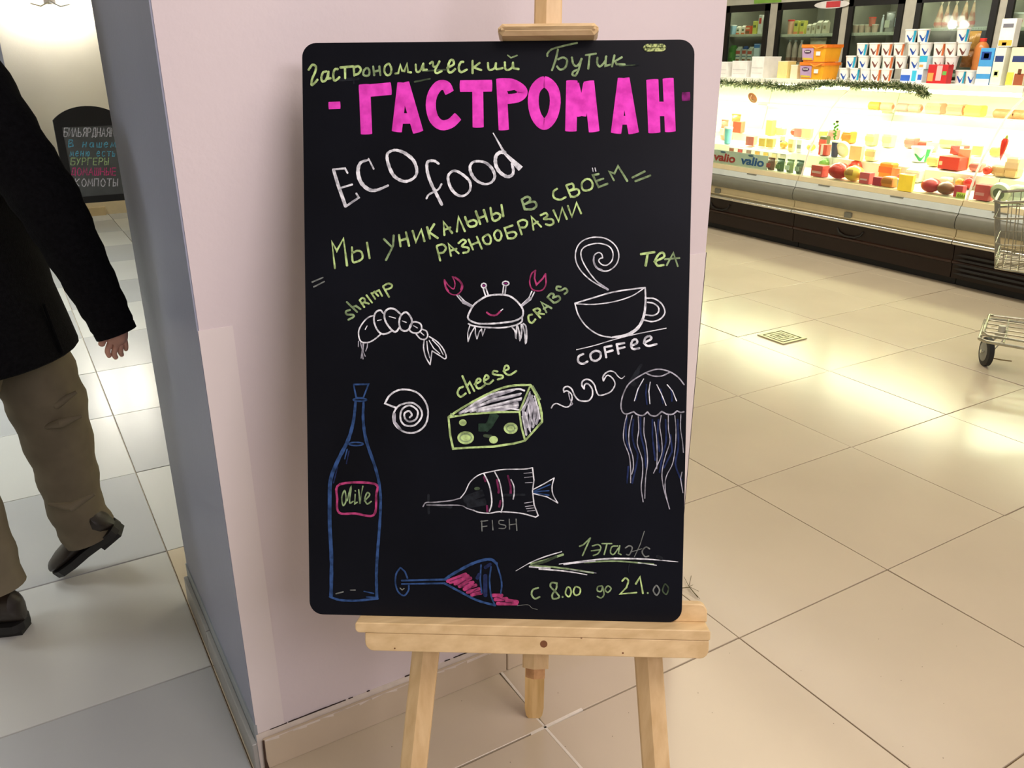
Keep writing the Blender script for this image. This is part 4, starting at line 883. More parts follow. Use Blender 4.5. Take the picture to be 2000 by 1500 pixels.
# sign writing
nS = (Matrix.Rotation(math.radians(-5), 3, 'X') @ V((0, -1, 0))); vS = (Matrix.Rotation(math.radians(-5), 3, 'X') @ V((0, 0, 1)))
bS = V((.73, 8.0, 0)) + (MFr @ V((0, -.006, 0)))
C3 = {'S': (0, 0, 3)}
GLY = {'Б': ['0,0 0,1 .8,1', '0,.55 .7,.5 .8,.25 .6,0 0,0'], 'И': ['!0,1 .05,0 .8,1 .85,0'], 'Л': ['!0,0 .35,1 .8,0'], 'Ь': ['!0,1 0,0 .6,0 .75,.25 .5,.5 0,.5'], 'Я': ['!.8,0 .8,1 .3,1 .1,.75 .3,.5 .8,.5', '.4,.5 .05,0'], 'Р': ['!0,0 0,1 .5,1 .75,.75 .5,.5 0,.5'], 'Д': ['!0,-.1 0,.05 .8,.05 .8,-.1', '!.1,.05 .3,1 .7,1 .75,.05'], 'Н': ['0,0 0,1', '.75,0 .75,1', '0,.5 .75,.5'], 'А': ['!0,0 .4,1 .8,0', '.15,.35 .65,.35'], 'N': ['!0,0 0,1 .7,0 .7,1'], '1': ['!.1,.7 .4,1 .4,0'],
       'В': ['!0,0 0,1 .5,1 .6,.75 .1,.5 .65,.45 .7,.15 0,0'], 'н': ['0,0 .05,.7', '.5,0 .55,.7', '0,.35 .5,.35'], 'а': ['.5,.6 .1,.55 .05,.1 .4,.05 .55,.6', '.55,.6 .6,0'], 'ш': ['!0,.6 .05,0 .35,0 .4,.6', '!.35,0 .7,0 .75,.6'], 'е': ['.05,.35 .55,.4 .4,.7 .05,.4 .2,0 .6,.1'], 'м': ['!0,0 .15,.65 .35,.1 .6,.65 .75,0'], 'ю': ['0,0 0,.65', '0,.35 .25,.35', '.5,.65 .25,.4 .45,0 .7,.35 .5,.65'], 'с': ['.6,.6 .2,.65 .05,.3 .25,0 .6,.1'], 'т': ['0,.65 .7,.65', '.35,.65 .35,0'], 'ь': ['!0,.65 0,0 .4,0 .45,.3 0,.35'],
       'У': ['0,1 .35,.45', '.7,1 .15,0'], 'Г': ['!0,0 0,1 .7,1'], 'Е': ['!.7,1 0,1 0,0 .7,0', '0,.5 .6,.5'], 'Ы': ['!0,1 0,0 .45,.05 .45,.45 0,.5', '.75,1 .75,0'], 'О': ['.4,1 .05,.6 .2,.05 .6,0 .8,.5 .4,1'], 'М': ['!0,0 .1,1 .4,.3 .7,1 .8,0'], 'Ш': ['!0,1 0,0 .8,0 .8,1', '.4,1 .4,0'], 'К': ['0,0 0,1', '!.65,1 .05,.5 .7,0'], 'П': ['!0,0 0,1 .7,1 .7,0'], 'Т': ['0,1 .8,1', '.4,1 .4,0'], ' ': []}
def write(txt, x0, x1, yb, h, slope=0):
    adv = (x1-x0)/len(txt); out = []
    for i, ch in enumerate(txt):
        for g_ in GLY[ch]:
            sh = '!' if g_[0] == '!' else ''; pts = [tuple(float(q) for q in p.split(',')) for p in g_.lstrip('!').split()]
            out.append(sh+' '.join('%.1f,%.1f' % (x0+i*adv+x*adv*.9+(y*h*.06), yb-y*h+slope*i) for x, y in pts))
    return ' / '.join(out)
inv = Matrix.Translation((-.73, -8.0, 0))
for col, txt, x0, x1, yb, h, lab in (('W', 'БИЛЬЯРДНАЯN1', 374, 706, 800, 50, 'first line of writing in grey white chalk'), ('c', 'В нашем', 402, 690, 862, 42, 'second line in blue chalk'), ('c', 'меню есть', 410, 690, 915, 42, 'third line in blue chalk'), ('G', 'БУРГЕРЫ', 415, 645, 966, 40, 'fourth line in pale green chalk'), ('r', 'ДОМАШНЫЕ', 417, 690, 1026, 42, 'fifth line in rose chalk'), ('W', 'КОМПОТЫ', 440, 700, 1090, 42, 'last line in grey chalk')):
    draw(sb, 'chalk_writing', lab, 'S %s 5.5: %s' % (col, write(txt, x0, x1, yb, h)), C3, plane2d(bS, V((1, 0, 0)), vS, nS), bS, V((1, 0, 0)), vS, nS, inv, 60)
# ------------------------------------------------------------ easel and chalkboard
CT = V((.6189, 1.0818, 1.0034)); UB = V((.8322, -.5545, .0072)).normalized(); VB = V((.1572, .2483, .9558)).normalized()
NB = UB.cross(VB).normalized(); VB = NB.cross(UB).normalized()
ez = thing('easel', 'pale pine tripod easel carrying the large blackboard', 'easel', (CT.x+UB.x*.06, CT.y, 0)); ez0 = Matrix.Translation(-ez.location)
MBd = Matrix(((UB.x, VB.x, NB.x, CT.x), (UB.y, VB.y, NB.y, CT.y), (UB.z, VB.z, NB.z, CT.z), (0, 0, 0, 1)))
def local(mb): return mb.xform(ez0 @ MBd)
BOT = -.4515
# ledge: shelf strip over a front board, both with rounded ends
def rpoly(x0, y0, x1, y1, rs, n=5):        # rs: radii bl, br, tr, tl
    out = []
    for (cx, cy, r, a0) in ((x0, y0, rs[0], 180), (x1, y0, rs[1], 270), (x1, y1, rs[2], 0), (x0, y1, rs[3], 90)):
        sx = 1 if cx == x0 else -1; sy = 1 if cy == y0 else -1
        if r == 0: out.append((cx, cy)); continue
        for i in range(n+1): a = math.radians(a0+90*i/n); out.append((cx+sx*r+r*math.cos(a), cy+sy*r+r*math.sin(a)))
    return out
def bar(poly, c0, c1): return MB().prism([V((x, y, 0)) for x, y in poly], V((0, 0, c0)), V((0, 0, c1)))
def bevel(o, w_=.0015):
    b = o.modifiers.new('bevel', 'BEVEL'); b.width = w_; b.segments = 2; b.limit_method = 'ANGLE'; b.angle_limit = math.radians(50); return o
bevel(local(bar(rpoly(-.218, BOT-.0165, .340, BOT, (.007, .004, .004, .003)), -.022, .031)).build('ledge_shelf', wood, ez))
bevel(local(bar(rpoly(-.2025, -.4975, .338, BOT-.0166, (.014, .014, 0, 0)), .004, .030)).build('ledge_front', wood, ez))
bevel(local(bar(rpoly(.0, -.4515, .341, -.4225, (0, 0, .013, .012)), -.024, -.0055)).build('rear_stop', wood, ez))
local(MB().tube([(.081, -.4795, .0298), (.081, -.4795, .0304)], .0058, 14)).build('knot', knot, ez)
for a, b in ((-.155, -.4925), (.14, -.468), (.205, -.491)): local(MB().tube([(a, b, .0298), (a, b, .0303)], .0014, 8)).build('knot', knot, ez)
# clamp
bevel(local(MB().cbox(.004, .4515, -.02, .154, .4690, .0285, .006)).build('top_clamp', wood, ez), .001)
# mast: front made of two facets
def rail(p0, p1, hw_, c0, c1, ridge=.004, nm='leg', m=woodv, rnd=0):
    p0, p1 = V(p0), V(p1); d = (p1-p0).normalized(); s_ = V((d.y, -d.x)); mb = MB()
    sec = [(-hw_, c1-ridge-.002), (-hw_+.002, c1-ridge), (hw_*.12, c1), (hw_-.002, c1-ridge*1.6), (hw_, c1-ridge*1.6-.002), (hw_, c0), (-hw_, c0)]
    vs = [V((*(q+s_*x), z)) for q in (p0, p1) for x, z in sec]; n = len(sec)
    mb.add(vs, [tuple(range(n-1, -1, -1)), tuple(range(n, 2*n))]+[(i, (i+1) % n, n+(i+1) % n, n+i) for i in range(n)])
    return local(mb).build(nm, m, ez)
rail((.080, .66), (.0672, -.545), .0215, -.046, -.024, nm='mast')
rl = rail((.0672, -.545), (.0668, -.562), .016, -.045, -.025, nm='mast_end', m=woodd)
def zfloor(a, c): # b at which plane point reaches the floor
    return (-(CT.z+UB.z*a+NB.z*c)+.0012)/VB.z
for (a0, b0, a1, b1) in ((-.0888, .10, -.136, -.717), (.2165, .10, .268, -.705)):
    sl = (a1-(a0 if False else ((-.115) if a0 < 0 else .252)))/(b1+.518)
    top_a = a1+sl*(.20-b1); bf = zfloor(a1, -.035); fa = a1+sl*(bf-b1)
    q = rail((top_a, .20), (fa, bf+.006), .0225, -.046, -.0245, nm='leg', ridge=.006)
local(MB().cbox(-.10, .13, -.072, .24, .165, -.047, .003)).build('crossbar', wood, ez)
# rear leg
h0 = MBd @ V((.074, .36, -.075)); h1 = V((.821, 1.269, .001))
d = (h1-h0).normalized(); sd = UB*.0215; bk = d.cross(UB).normalized()*.011; rm_ = MB(); vs = []
for t_, k in ((0, 1), (.975, 1), (.992, .85), (1, .6)):
    c_ = h0.lerp(h1, t_)
    if t_ == 1: c_.z = .002
    vs += [c_-sd*k-bk, c_+sd*k-bk, c_+sd*k+bk, c_-sd*k+bk]
fs = [(0, 1, 2, 3), (12, 13, 14, 15)]+[(4*k+i, 4*k+(i+1) % 4, 4*k+4+(i+1) % 4, 4*k+4+i) for k in range(3) for i in range(4)]
rm_.add(vs, fs).xform(ez0).build('rear_leg', mat('pine_light', (232, 198, 138), .4, col2=(214, 176, 112), scale=3, stretch=(26, 26, 1.2)), ez)
local(MB().tube([(.02, .36, -.060), (.13, .36, -.060)], .006, 8)).build('hinge_pin', steel, ez)
# board
bd = thing('chalkboard', 'large black board with rounded corners, chalk food drawings and pink lettering', 'blackboard', CT+VB*(-.4505)); bd0 = Matrix.Translation(-bd.location)
bp_ = bar(rpoly(-.30, -.4513, .30, .4513, (.022,)*4, 8), -.0045, 0).xform(bd0 @ MBd).build('panel', board_m, bd); bevel(bp_, .0006)
to2 = plane2d(CT, UB, VB, NB)
CR = {'A': (580, 60, 5), 'B': (960, 60, 5), 'C': (580, 300, 5), 'D': (960, 300, 5), 'E': (640, 500, 6.6667), 'F': (840, 500, 6.6667), 'G': (1060, 440, 5), 'H': (820, 690, 6.25), 'I': (600, 730, 3.1915), 'J': (1160, 700, 4.6875), 'K': (800, 890, 6.25), 'L': (740, 1060, 6.25), 'M': (980, 1020, 5.263), 'N': (1040, 690, 9.09)}
def D_(name, label, lines): draw(bd, name, label, lines, CR, to2, CT, UB, VB, NB, bd0)
D_('smudge', 'faint wiped chalk smudges', '''
J x 30: 430,60 350,190
J x 44: 400,120 340,215 370,240
B x 26: 1290,335 1430,330
B h 12: 1250,345 1400,335
A x 30: 420,480 600,470
A h 16: 1150,500 1300,470 / 1240,395 1470,380
A x 10: 555,430 557,520
K x 50: 250,590 500,620
K x 30: 230,480 235,700
K x 90: 700,600 930,560 / 660,540 900,450
''')
D_('header_writing', 'pale green handwriting across the top of the board', '''
A g 22: 115,383 150,335 185,350 180,400 150,470 145,530 175,510 200,480 / 290,398 255,410 240,460 250,495 285,480 310,405 / 310,400 302,470 330,465 / 400,375 370,380 355,430 365,485 395,475 415,455 / 425,360 545,350 / 470,360 472,465
A g 22: 555,350 560,440 / 555,360 600,348 625,380 600,420 560,432
A G 20: 685,365 655,390 650,430 680,442 705,430 708,390 685,365 / 745,350 755,435 / 750,402 805,388 / 805,350 815,435
A g 20: 890,325 860,350 855,400 880,435 915,420 922,370 905,330 890,325 / !960,420 990,415 1010,335 1027,392 1050,395 1075,325 1085,405 1115,408
A g 20: 1160,330 1165,390 1185,405 1210,380 1233,325 / 1235,320 1235,385 1270,380 / 1298,322 1325,305 1332,350 1368,345 1392,300 / 1388,310 1350,385 1365,415 1415,395
A g 22: 1470,365 1530,330 1525,290 1500,290 1478,340 1480,400 1510,405 1545,375 / 1625,305 1600,310 1580,360 1600,405 1660,380 / 1715,295 1715,415 / !1785,315 1725,360 1800,385
A g 20: 1865,315 1870,370 1890,385 1930,365 1943,318 / 1943,318 1945,372 1985,372 2010,365
B g 20: 130,310 135,370 160,385 200,360 210,312 / 210,312 215,368 265,375
B G 14: 158,240 190,265 250,242
''')
D_('header_writing', 'faded green handwriting at the top right of the board', '''
B G 18: 545,250 548,222 590,182 700,150 835,120
B G 20: 648,185 628,280 590,388 / 650,280 700,262 738,292 720,360 670,380 640,350 / 785,262 800,330 840,342 882,275
B G 20: 878,275 850,380 820,438 790,430 800,400 840,382
B G 20: 920,240 1020,225 / 958,240 945,372 / 1035,262 1032,320 1060,350 1108,300 1120,252 / 1116,260 1112,345 1160,332 / 1200,242 1176,350 / !1272,260 1205,300 1222,328 1300,330
''')
D_('title_letter', 'bold pink capital letter', '''
A p 70: 312,732 422,728
''')
for s_ in ('A p 112: 660,528 680,1008\nA p 118: 612,594 918,566', 'A p 98: 1030,512 976,985\nA p 104: 1045,512 1184,990\nA p 100: 1010,858 1130,858', 'A p 92-98-98-92: 1490,605 1455,540 1385,540 1325,625 1308,740 1338,860 1410,922 1500,905 1572,838',
           'A p 112: 1595,542 1902,538\nA p 108: 1765,545 1770,942', 'B p 100: 95,470 120,968\nB p 92: 100,512 200,518 285,565 305,612 250,655 130,672\nB p 40: 120,560 150,640 / 215,560 160,570', 'B p 106: 515,500 600,570 622,700 590,840 515,915 440,840 408,700 430,570 515,500',
           'B p 112: 785,490 775,980\nB p 104: 950,495 1002,985\nB p 90: 810,520 880,830 / 940,520 880,830', 'B p 104: 1285,468 1216,1000\nB p 104: 1296,468 1388,1000\nB p 84: 1215,875 1375,875\nB p 70: 1280,560 1290,740', 'B p 118: 1570,480 1590,995\nB p 106: 1724,468 1746,985\nB p 140: 1575,765 1735,765'):
    D_('title_letter', 'bold pink capital letter', s_)
D_('title_letter', 'dim pink dash', 'B d 84: 1862,645 1935,642')
D_('slogan_writing', 'large white hand lettering, upper word', '''
C w 32: 358,160 400,300 475,512
C w 18: !352,155 470,145 495,190
C w 18: 430,335 540,302
C w 20: !480,515 605,430 580,390
C w 16: 750,150 700,50
C w 18-38-36-20: 700,62 620,92 597,180 625,280 700,350 780,357 890,312
A w 22-34-24-34-22: 930,1172 882,1210 895,1310 950,1420 1050,1472 1140,1440 1172,1370 1140,1270 1060,1200 985,1170 930,1172
''')
D_('slogan_writing', 'large white hand lettering, lower word', '''
C w 22-30-30: 1385,100 1340,72 1275,85 1275,180 1310,290 1360,390 1415,498
C w 18: 1265,440 1290,400 1380,350 1412,298
C w 22-30-20-28-22: 1510,178 1475,230 1500,330 1560,400 1630,412 1688,360 1690,280 1640,222 1560,172 1510,178
C w 22-32-20-30-22: 1735,78 1692,120 1700,190 1750,260 1830,298 1900,280 1932,220 1900,140 1830,85 1735,78
B w 34-34-24: 130,1190 80,1190 42,1230 42,1310 80,1380 150,1425 200,1410 213,1370 200,1300
B w 10-26-56: 15,998 130,1200 285,1348
''')
D_('slanted_writing', 'light green slanted line below the white lettering', '''
C g 22: !372,1120 342,862 390,950 455,830 490,1092
C g 20: 538,915 545,1050 590,1055 640,1020 630,962 590,950 542,970 / 685,870 710,1022
C G 20: 850,835 925,910 / 945,800 940,900 870,1040
C g 22: 997,795 1012,905 / 1065,768 1095,900 / 1008,850 1080,828 / !1130,755 1162,862 1215,742 1245,855 / 1272,720 1300,830
C g 22: !1340,690 1292,768 1375,825 / !1440,795 1432,668 1515,775 / 1440,745 1498,722
C g 22: !1562,762 1578,620 1640,758 / 1642,620 1680,708 1740,705 1755,670 1722,650 1668,668 / 1747,565 1790,688 / 1825,552 1860,665 / 1772,632 1840,608
C g 22: 1890,530 1915,650 1970,640 1985,602 1950,582 1905,600
D g 22: 97,500 115,612
D G 22: 297,458 325,545 / 295,450 345,422 378,440 360,478 312,498 / 350,480 420,472 438,510 400,543 330,545
D g 20: 640,345 605,372 610,430 670,450 725,425
D g 20: 730,312 775,425 / 730,310 790,295 800,340 755,362 / 760,365 838,348 855,390 812,422 775,418 / 920,252 882,290 890,350 930,362 978,340 985,290 960,255 920,252
D G 20: !1045,200 990,212 1045,328 1132,295 / 1018,270 1092,245
D w 10: 985,142 992,175 / 1010,140 1018,172
D G 20: !1195,262 1150,178 1200,195 1235,122 1325,268
D G 20: 1375,235 1495,175 / 1405,270 1550,215
C e 14: 150,1255 255,1210 / 165,1302 268,1250
''')
D_('slanted_writing', 'light green slanted second line in capitals', '''
C g 20: 1365,910 1400,1045 / 1365,902 1420,887 1455,920 1430,965 1385,972 / !1505,1000 1482,885 1580,975 / 1497,950 1558,930 / 1578,875 1620,842 1650,860 1612,905 1675,922 1668,960 1625,970
C g 20: 1677,840 1720,938 / 1757,812 1805,930 / 1697,895 1777,862 / 1840,802 1815,830 1840,880 1885,878 1893,830 1870,792 1840,802
D g 20: 50,752 25,790 45,840 80,845 98,800 80,757 50,752 / !205,702 127,728 160,828 / 160,828 215,825 243,790 215,765 145,780 / 257,672 295,790 / 257,667 310,647 348,670 330,718 277,722
D g 20: !410,745 390,618 485,715 / 405,692 452,665 / 480,602 530,582 545,610 512,640 588,642 605,680 570,700 530,690 / !605,555 655,662 690,532 735,640 / !745,512 785,618 830,482 875,585
''')
D_('drink_writing', 'green three letter word at the right edge', '''
D g 24: 1458,982 1590,962 / 1525,975 1505,1093
D g 22: 1590,1055 1680,1012 1678,972 1640,977 1600,1040 1620,1093 1680,1088
D G 18: !1710,1090 1775,970 1818,1100 / 1692,1032 1835,1020
''')
D_('shrimp_writing', 'green word above the shrimp', '''
E G 26: 290,702 242,722 250,760 328,765 338,792 270,830 / 250,600 385,728 / 330,662 370,650 428,692
E g 24: 420,580 478,665 / 417,577 450,547 483,562 478,600 440,618 / 480,602 538,622 / 507,512 580,608 / 570,482 620,560
E g 24: 577,492 610,467 660,520 / 630,462 670,447 710,520 / 722,400 800,533 / 725,392 790,358 838,380 820,418 750,440
''')
D_('shrimp_drawing', 'white chalk outline of a shrimp', '''
E w 18: 600,775 530,800 460,870 407,970 412,1070 450,1122 540,1122 620,1078 690,1020
E w 22: 722,742 690,707 640,722 610,770 605,850 640,950 700,1012 770,1010 828,980
E w 24: 943,750 880,697 820,682 770,702 742,750 747,830 790,910 860,983 900,978 928,940
E w 24: 1012,732 952,780 932,880 962,960 1030,972 1080,920 1098,840 1060,762 1012,732
E w 20: 1130,857 1082,890 1067,960 1110,998 1180,998 1223,950 1208,882 1130,857
E w 18: 1240,957 1288,980 1303,1040 1270,1083 1210,1078 1155,1020
E w 12: 490,955 515,910 / 650,840 700,830 / 800,787 885,810 / 970,845 1025,865 / 1115,905 1170,937 / 1215,997 1255,1032
E w 16: 1257,1095 1250,1200 1280,1320 1335,1415
E w 15: 1335,1415 1360,1235
E w 16: 1360,1235 1450,1290 1525,1338 1543,1300 1500,1200 1420,1110 1325,1050
E w 13: 1292,1110 1302,1220 1330,1325 / 1322,1100 1380,1200 1460,1270 / 1362,1090 1450,1180 1505,1285
E W 12: 402,1110 400,1180 / 430,1130 450,1220 437,1330 / 460,1140 467,1250 490,1305 / 472,1140 452,1250 462,1340 / 520,1140 515,1190 495,1240
''')
D_('crab_drawing', 'white chalk crab with rose claws', '''
F r 15: 300,272 370,302 422,370 415,440 350,503 270,493 205,420 187,310 230,372 300,430 323,390 320,330 290,270
F r 26: 330,282 385,325 415,380 405,440
F r 20: 190,320 205,400 240,460
F r 18: 1375,187 1322,230 1297,330 1320,420 1380,453 1460,443 1507,370 1503,232
F r 22: !1503,232 1470,290 1385,375 1360,290 1370,190
F w 16: 350,515 430,612 540,660 / 378,512 450,590 555,650
F W 34: 425,592 535,655
F w 16: 1325,460 1290,540 1187,640 / 1358,470 1310,570 1192,655
F W 30: 1305,550 1200,645
F w 23: 495,810 502,760 560,650 640,580 750,520 900,502 1030,520 1130,590 1200,680 1212,750 1188,800 1100,845 950,868 800,880 640,880 540,850 495,810
F w 20: 500,882 560,908 680,925 900,935 1080,910 1188,860 1200,800
F w 18: 725,530 690,412 / 760,515 722,402 / 945,500 960,372 / 975,500 990,382
F w 17: o700,385 32,30 / o985,357 42,28
F d 20: f700,385 16,13 / f985,357 22,12
F r 24: 740,735 790,768 860,768 920,715
F w 14: 922,712 947,692
F w 15: !520,900 490,1000 495,1115 / 495,1115 530,1010 585,920 / 590,930 590,1010 610,1078 / 610,1078 640,990 670,950 / !670,950 685,1038 715,950
F w 20: 1070,930 1107,980 1118,1065 1130,910 / 1140,910 1162,1000 1170,1095 1192,1000 1187,890 / 1200,890 1232,1000 1245,1135 1258,1050 1248,920 1215,880
''')
D_('crab_writing', 'green slanted word beside the crab', '''
F g 26: 1330,762 1282,780 1290,850 1330,870 1370,825 / 1347,702 1435,803 / 1347,702 1400,682 1433,710 1402,745 / 1400,745 1485,757
F G 26: !1515,735 1447,602 1580,680 / 1478,690 1540,652 / 1532,540 1610,608 / 1527,540 1570,492 1610,500 1600,545 / 1600,545 1668,522 1693,560 1650,600 1610,608 / 1700,402 1652,400 1650,440 1700,450 1760,422 1788,460 1750,495
''')
D_('cup_drawing', 'white chalk cup with a spiral of steam', '''
G w 12: 640,630 560,592 460,530 370,440 322,340 330,230 390,152 500,117 620,132 710,200 743,290 720,380 650,440 580,445 520,410 495,350 507,290 545,267 575,282 585,318
G w 12: 640,630 530,550 440,440 382,330 377,250 430,200 540,177 640,202 683,260 678,340 630,388 580,385 547,350 560,325 585,318
G W 20: 545,565 635,628
G W 16: 500,300 500,360 530,415 580,438
G w 14: 315,762 480,712 700,650 1000,607
G w 11: 315,767 500,772 700,745 870,690 995,610
G w 13: 315,767 350,880 430,990 550,1070 680,1097
G w 20-32-22-13: 680,1095 820,1070 930,1000 988,880 1003,740 1000,607
G w 14: 1015,712 1090,717 1163,770 1192,850 1150,913 1070,940 985,925 / 1022,752 1080,762 1128,800 1128,850 1080,880 1007,875
G w 9: 330,1215 500,1175 700,1115 900,1065 1205,1005
''')
D_('coffee_writing', 'white six letter word below the cup', '''
G w 21: 395,1257 352,1280 347,1330 390,1353 438,1330 / 512,1227 467,1260 477,1310 520,1323 563,1290 560,1240 512,1227 / 602,1190 620,1290 / 602,1190 672,1177 / 612,1242 682,1222
G w 21: 722,1160 740,1255 / 722,1162 797,1150 / 732,1207 800,1190 / 860,1180 920,1150 913,1117 880,1122 862,1170 882,1208 943,1200 / 985,1150 1058,1110 1043,1082 1002,1100 992,1150 1030,1178 1112,1160
''')
D_('cheese_writing', 'green word above the cheese', '''
H g 25: 530,407 482,430 462,490 500,530 560,490 / 520,277 610,485 / 572,410 610,352 665,460 / 670,378 738,342 733,312 702,317 682,370 702,423 740,425 790,390
H g 24: 780,338 838,302 828,272 802,272 782,330 802,368 850,370 895,330 / 950,222 902,217 892,250 950,265 1008,272 1008,300 950,320 / 1020,217 1083,190 1073,152 1042,157 1027,210 1050,248 1100,263 1180,215
''')
D_('cheese_drawing', 'green outlined cheese with white hatched faces', '''
H W 34: 490,730 800,560 1150,445 / 540,715 850,590 1220,500 / 620,705 900,640 1230,560 / 700,705 950,670 1190,610 / 760,710 1000,690 1190,650
H w 22: 500,725 820,520 1170,438 1275,455 / 560,712 900,560 1235,490 / 640,700 950,620 1240,545 / 720,700 1000,650 1200,632 / 1000,655 1215,690
H W 34: 1345,500 1260,700 1290,820 / 1370,520 1300,760 1310,900 / 1385,560 1350,780 1340,930 / 1410,600 1400,760 1380,900 / 1440,660 1440,800 1420,860 / 1265,740 1300,990
H w 16: 1345,470 1300,600 1235,690 / 1400,520 1450,700 1465,800 / 1320,620 1350,780 1395,880 / 1250,770 1300,1000 / 1290,720 1330,880 1350,960
H t 90: 900,745 860,860 790,930 / 930,740 830,900 / 760,860 760,950
H h 40: 790,1005 870,1015
H g 26: 350,778 480,690 700,562 950,442 1150,392 1350,387
H g 28: 1350,387 1430,530 1480,700 1492,835
H g 26: !1492,835 1285,1065 1150,1100 900,1138 600,1150 407,1165 372,1000 350,778
H g 24: !350,782 600,742 950,717 1215,715 1340,415
H g 24: 1217,722 1240,900 1285,1062
H G 18: 380,735 420,770 / 1380,400 1470,560
H g 20: f525,845 46,40 / f560,1030 102,80 / f1110,915 86,70 / f900,1055 53,46
H G 18: o560,1030 70,48 / o1110,915 50,38
''')
D_('wave_drawing', 'white chalk wave scrolls', '''
N w 22: 335,970 370,912 430,890 500,920 590,955 655,935 685,870 703,800 690,725 632,672 590,668 558,690
N W 18: 640,700 660,800 690,860 710,900 650,940
N w 26: 560,685 550,635 580,597 640,592 700,640 750,750 820,830 930,850 1010,830 1062,750 1060,640 1010,562 960,537 922,570 918,632
N w 30-24-22: 918,630 877,570 887,500 950,462 1030,480 1100,560 1130,660 1180,743 1300,723 1400,670 1463,560 1440,470 1370,400 1312,400 1262,488
N w 30-22-14: 1260,488 1250,420 1300,350 1380,315 1460,340 1520,410 1580,448 1635,405
''')
D_('jellyfish_drawing', 'white and blue chalk jellyfish cut by the right edge', '''
J B 16: 300,540 292,660 300,760 345,870 / 360,560 350,700 370,800 400,900 350,1140 / 425,540 430,700 465,850 475,1000 / 315,990 302,1140 / 535,560 535,720 560,930 / 590,560 580,720 600,850 / 655,560 660,750 630,880 600,1040 / 700,700 715,850 640,1000 / 765,560 772,800 745,960 780,1070 800,1110
J B 14: 480,240 475,330 485,420 / 610,280 620,340 630,410 / 700,270 715,330 712,390 / 440,215 400,290 380,380
J W 12: 825,240 770,172 690,120 600,99 520,112 420,160 320,232 267,330 247,430 262,490 300,508 363,487
J W 13: 363,487 400,515 450,520 490,490 / 490,490 520,520 570,525 620,485 / 620,485 670,510 720,510 760,480 / 760,480 795,495 822,488
J W 12: 480,137 540,160 620,160 688,130
J w 9: 455,187 402,280 370,388 / 515,217 502,300 512,415 / 575,240 620,330 660,430 / 670,240 720,300 755,388
J W 9: 300,522 277,620 272,750 320,880 335,1000 335,1138 / 350,522 322,650 322,780 355,900 360,1000 345,1060 / 405,532 410,650 397,780 440,920 445,1050 432,1180 450,1313 / 460,542 457,680 480,800 490,950 472,1100 465,1280
J W 8: 552,582 570,700 578,850 575,1010 / 615,522 602,620 620,750 618,880 545,1050 / 680,522 682,650 695,760 652,900 622,1050 640,1200 693,1378 / 740,522 750,650 745,800 720,960 662,1080 652,1200 690,1378 / 795,512 792,640 810,760 818,860 / 805,1040 792,1100 814,1230
''')
D_('bottle_drawing', 'blue chalk outline of a tall bottle', '''
I b 10: !290,67 383,65 350,150 307,150 290,67
I b 9: o330,162 42,9 / o305,437 45,10
I b 16-22-24-24-22: 302,177 290,290 257,410 192,540 147,660 141,800 142,950 152,1150 150,1378
I b 14-20-16-18-18: 352,177 350,290 370,420 430,600 457,740 455,900 440,1100 432,1250 435,1400
I b 14: 142,1388 200,1408 300,1413 440,1400
I b 8: 370,1390 430,1393 / 250,470 235,530
I B 8: 262,480 245,560 / 190,580 165,680
I e 8: 180,1370 225,1358 / 270,1347 300,1347
I b 8: 355,1355 415,1368
''')
D_('bottle_label_drawing', 'rose chalk label frame with a green word on the drawn bottle', '''
I r 14: 205,688 420,685 430,760 415,880 300,870 200,865 188,780 205,688
I G 9: 235,727 217,770 225,820 243,790 235,727 / 250,790 275,702 265,800 287,795 / 300,750 297,810 312,800 / !322,722 330,810 348,700 / 358,792 390,755 375,740 360,780 375,810 400,795
I G 8: 300,728 302,731
''')
D_('shell_drawing', 'white chalk spiral shell', '''
I w 11: !550,210 485,185 510,140
I w 11: 485,185 510,140 560,105 620,98 690,120 740,180 754,250 735,320 680,363 610,363 550,320 537,260 560,210 600,187 660,182 708,220 713,270 670,320 610,320 582,280 592,222 640,197 688,230 680,280 640,298 612,280 607,247 635,232 653,255 640,272
I W 16: 545,250 545,300 580,345
''')
D_('fish_drawing', 'white chalk long snouted fish with rose stripes', '''
K W 14: 165,620 200,572 300,567 500,547 620,517
K w 13: 620,517 680,440 740,320 850,232 1000,192 1150,167 1400,162 1500,145
K w 15: !1500,145 1518,300 1500,430 1520,600 1570,728 1540,748
K w 15: 1540,748 1350,700 1100,682 980,700 850,690 780,665
K W 12: 780,665 700,640 620,605 400,602 210,600
K R 26: 1200,245 1235,370 1235,470 / 1065,290 1090,420 1085,450 / 1110,550 1095,620 / 945,610 950,680 / 910,260 925,310
K x 34: 1150,480 1400,475
K w 17: 910,222 970,350 1000,500 1000,600 975,678
K w 15: 1040,197 1100,320 1130,480 1140,600 1117,690 / 1237,290 1270,360 1278,450 1265,528
K w 13: 1510,410 1640,342 1765,270 / 1765,270 1740,370 1750,470 1808,575 / 1808,575 1680,502 1510,460
K b 16: 1520,432 1715,350 / 1520,440 1700,425 / 1520,450 1700,480
K W 9: 1395,215 1490,205 / 1402,265 1500,255 / 1412,330 1500,325 / 1402,577 1500,562 / 1412,620 1515,605 / 1425,645 1520,635 / 1437,675 1530,665
K h 20: f825,400 36,20
''')
D_('fish_writing', 'grey capital word below the fish', '''
K e 13: 880,792 885,920 / 870,800 955,790 / 880,865 945,857 / 1010,787 1018,905 / 1150,790 1097,790 1097,830 1170,850 1160,885 1092,885 / 1217,772 1220,895 / 1300,772 1310,912 / 1217,842 1305,830
''')
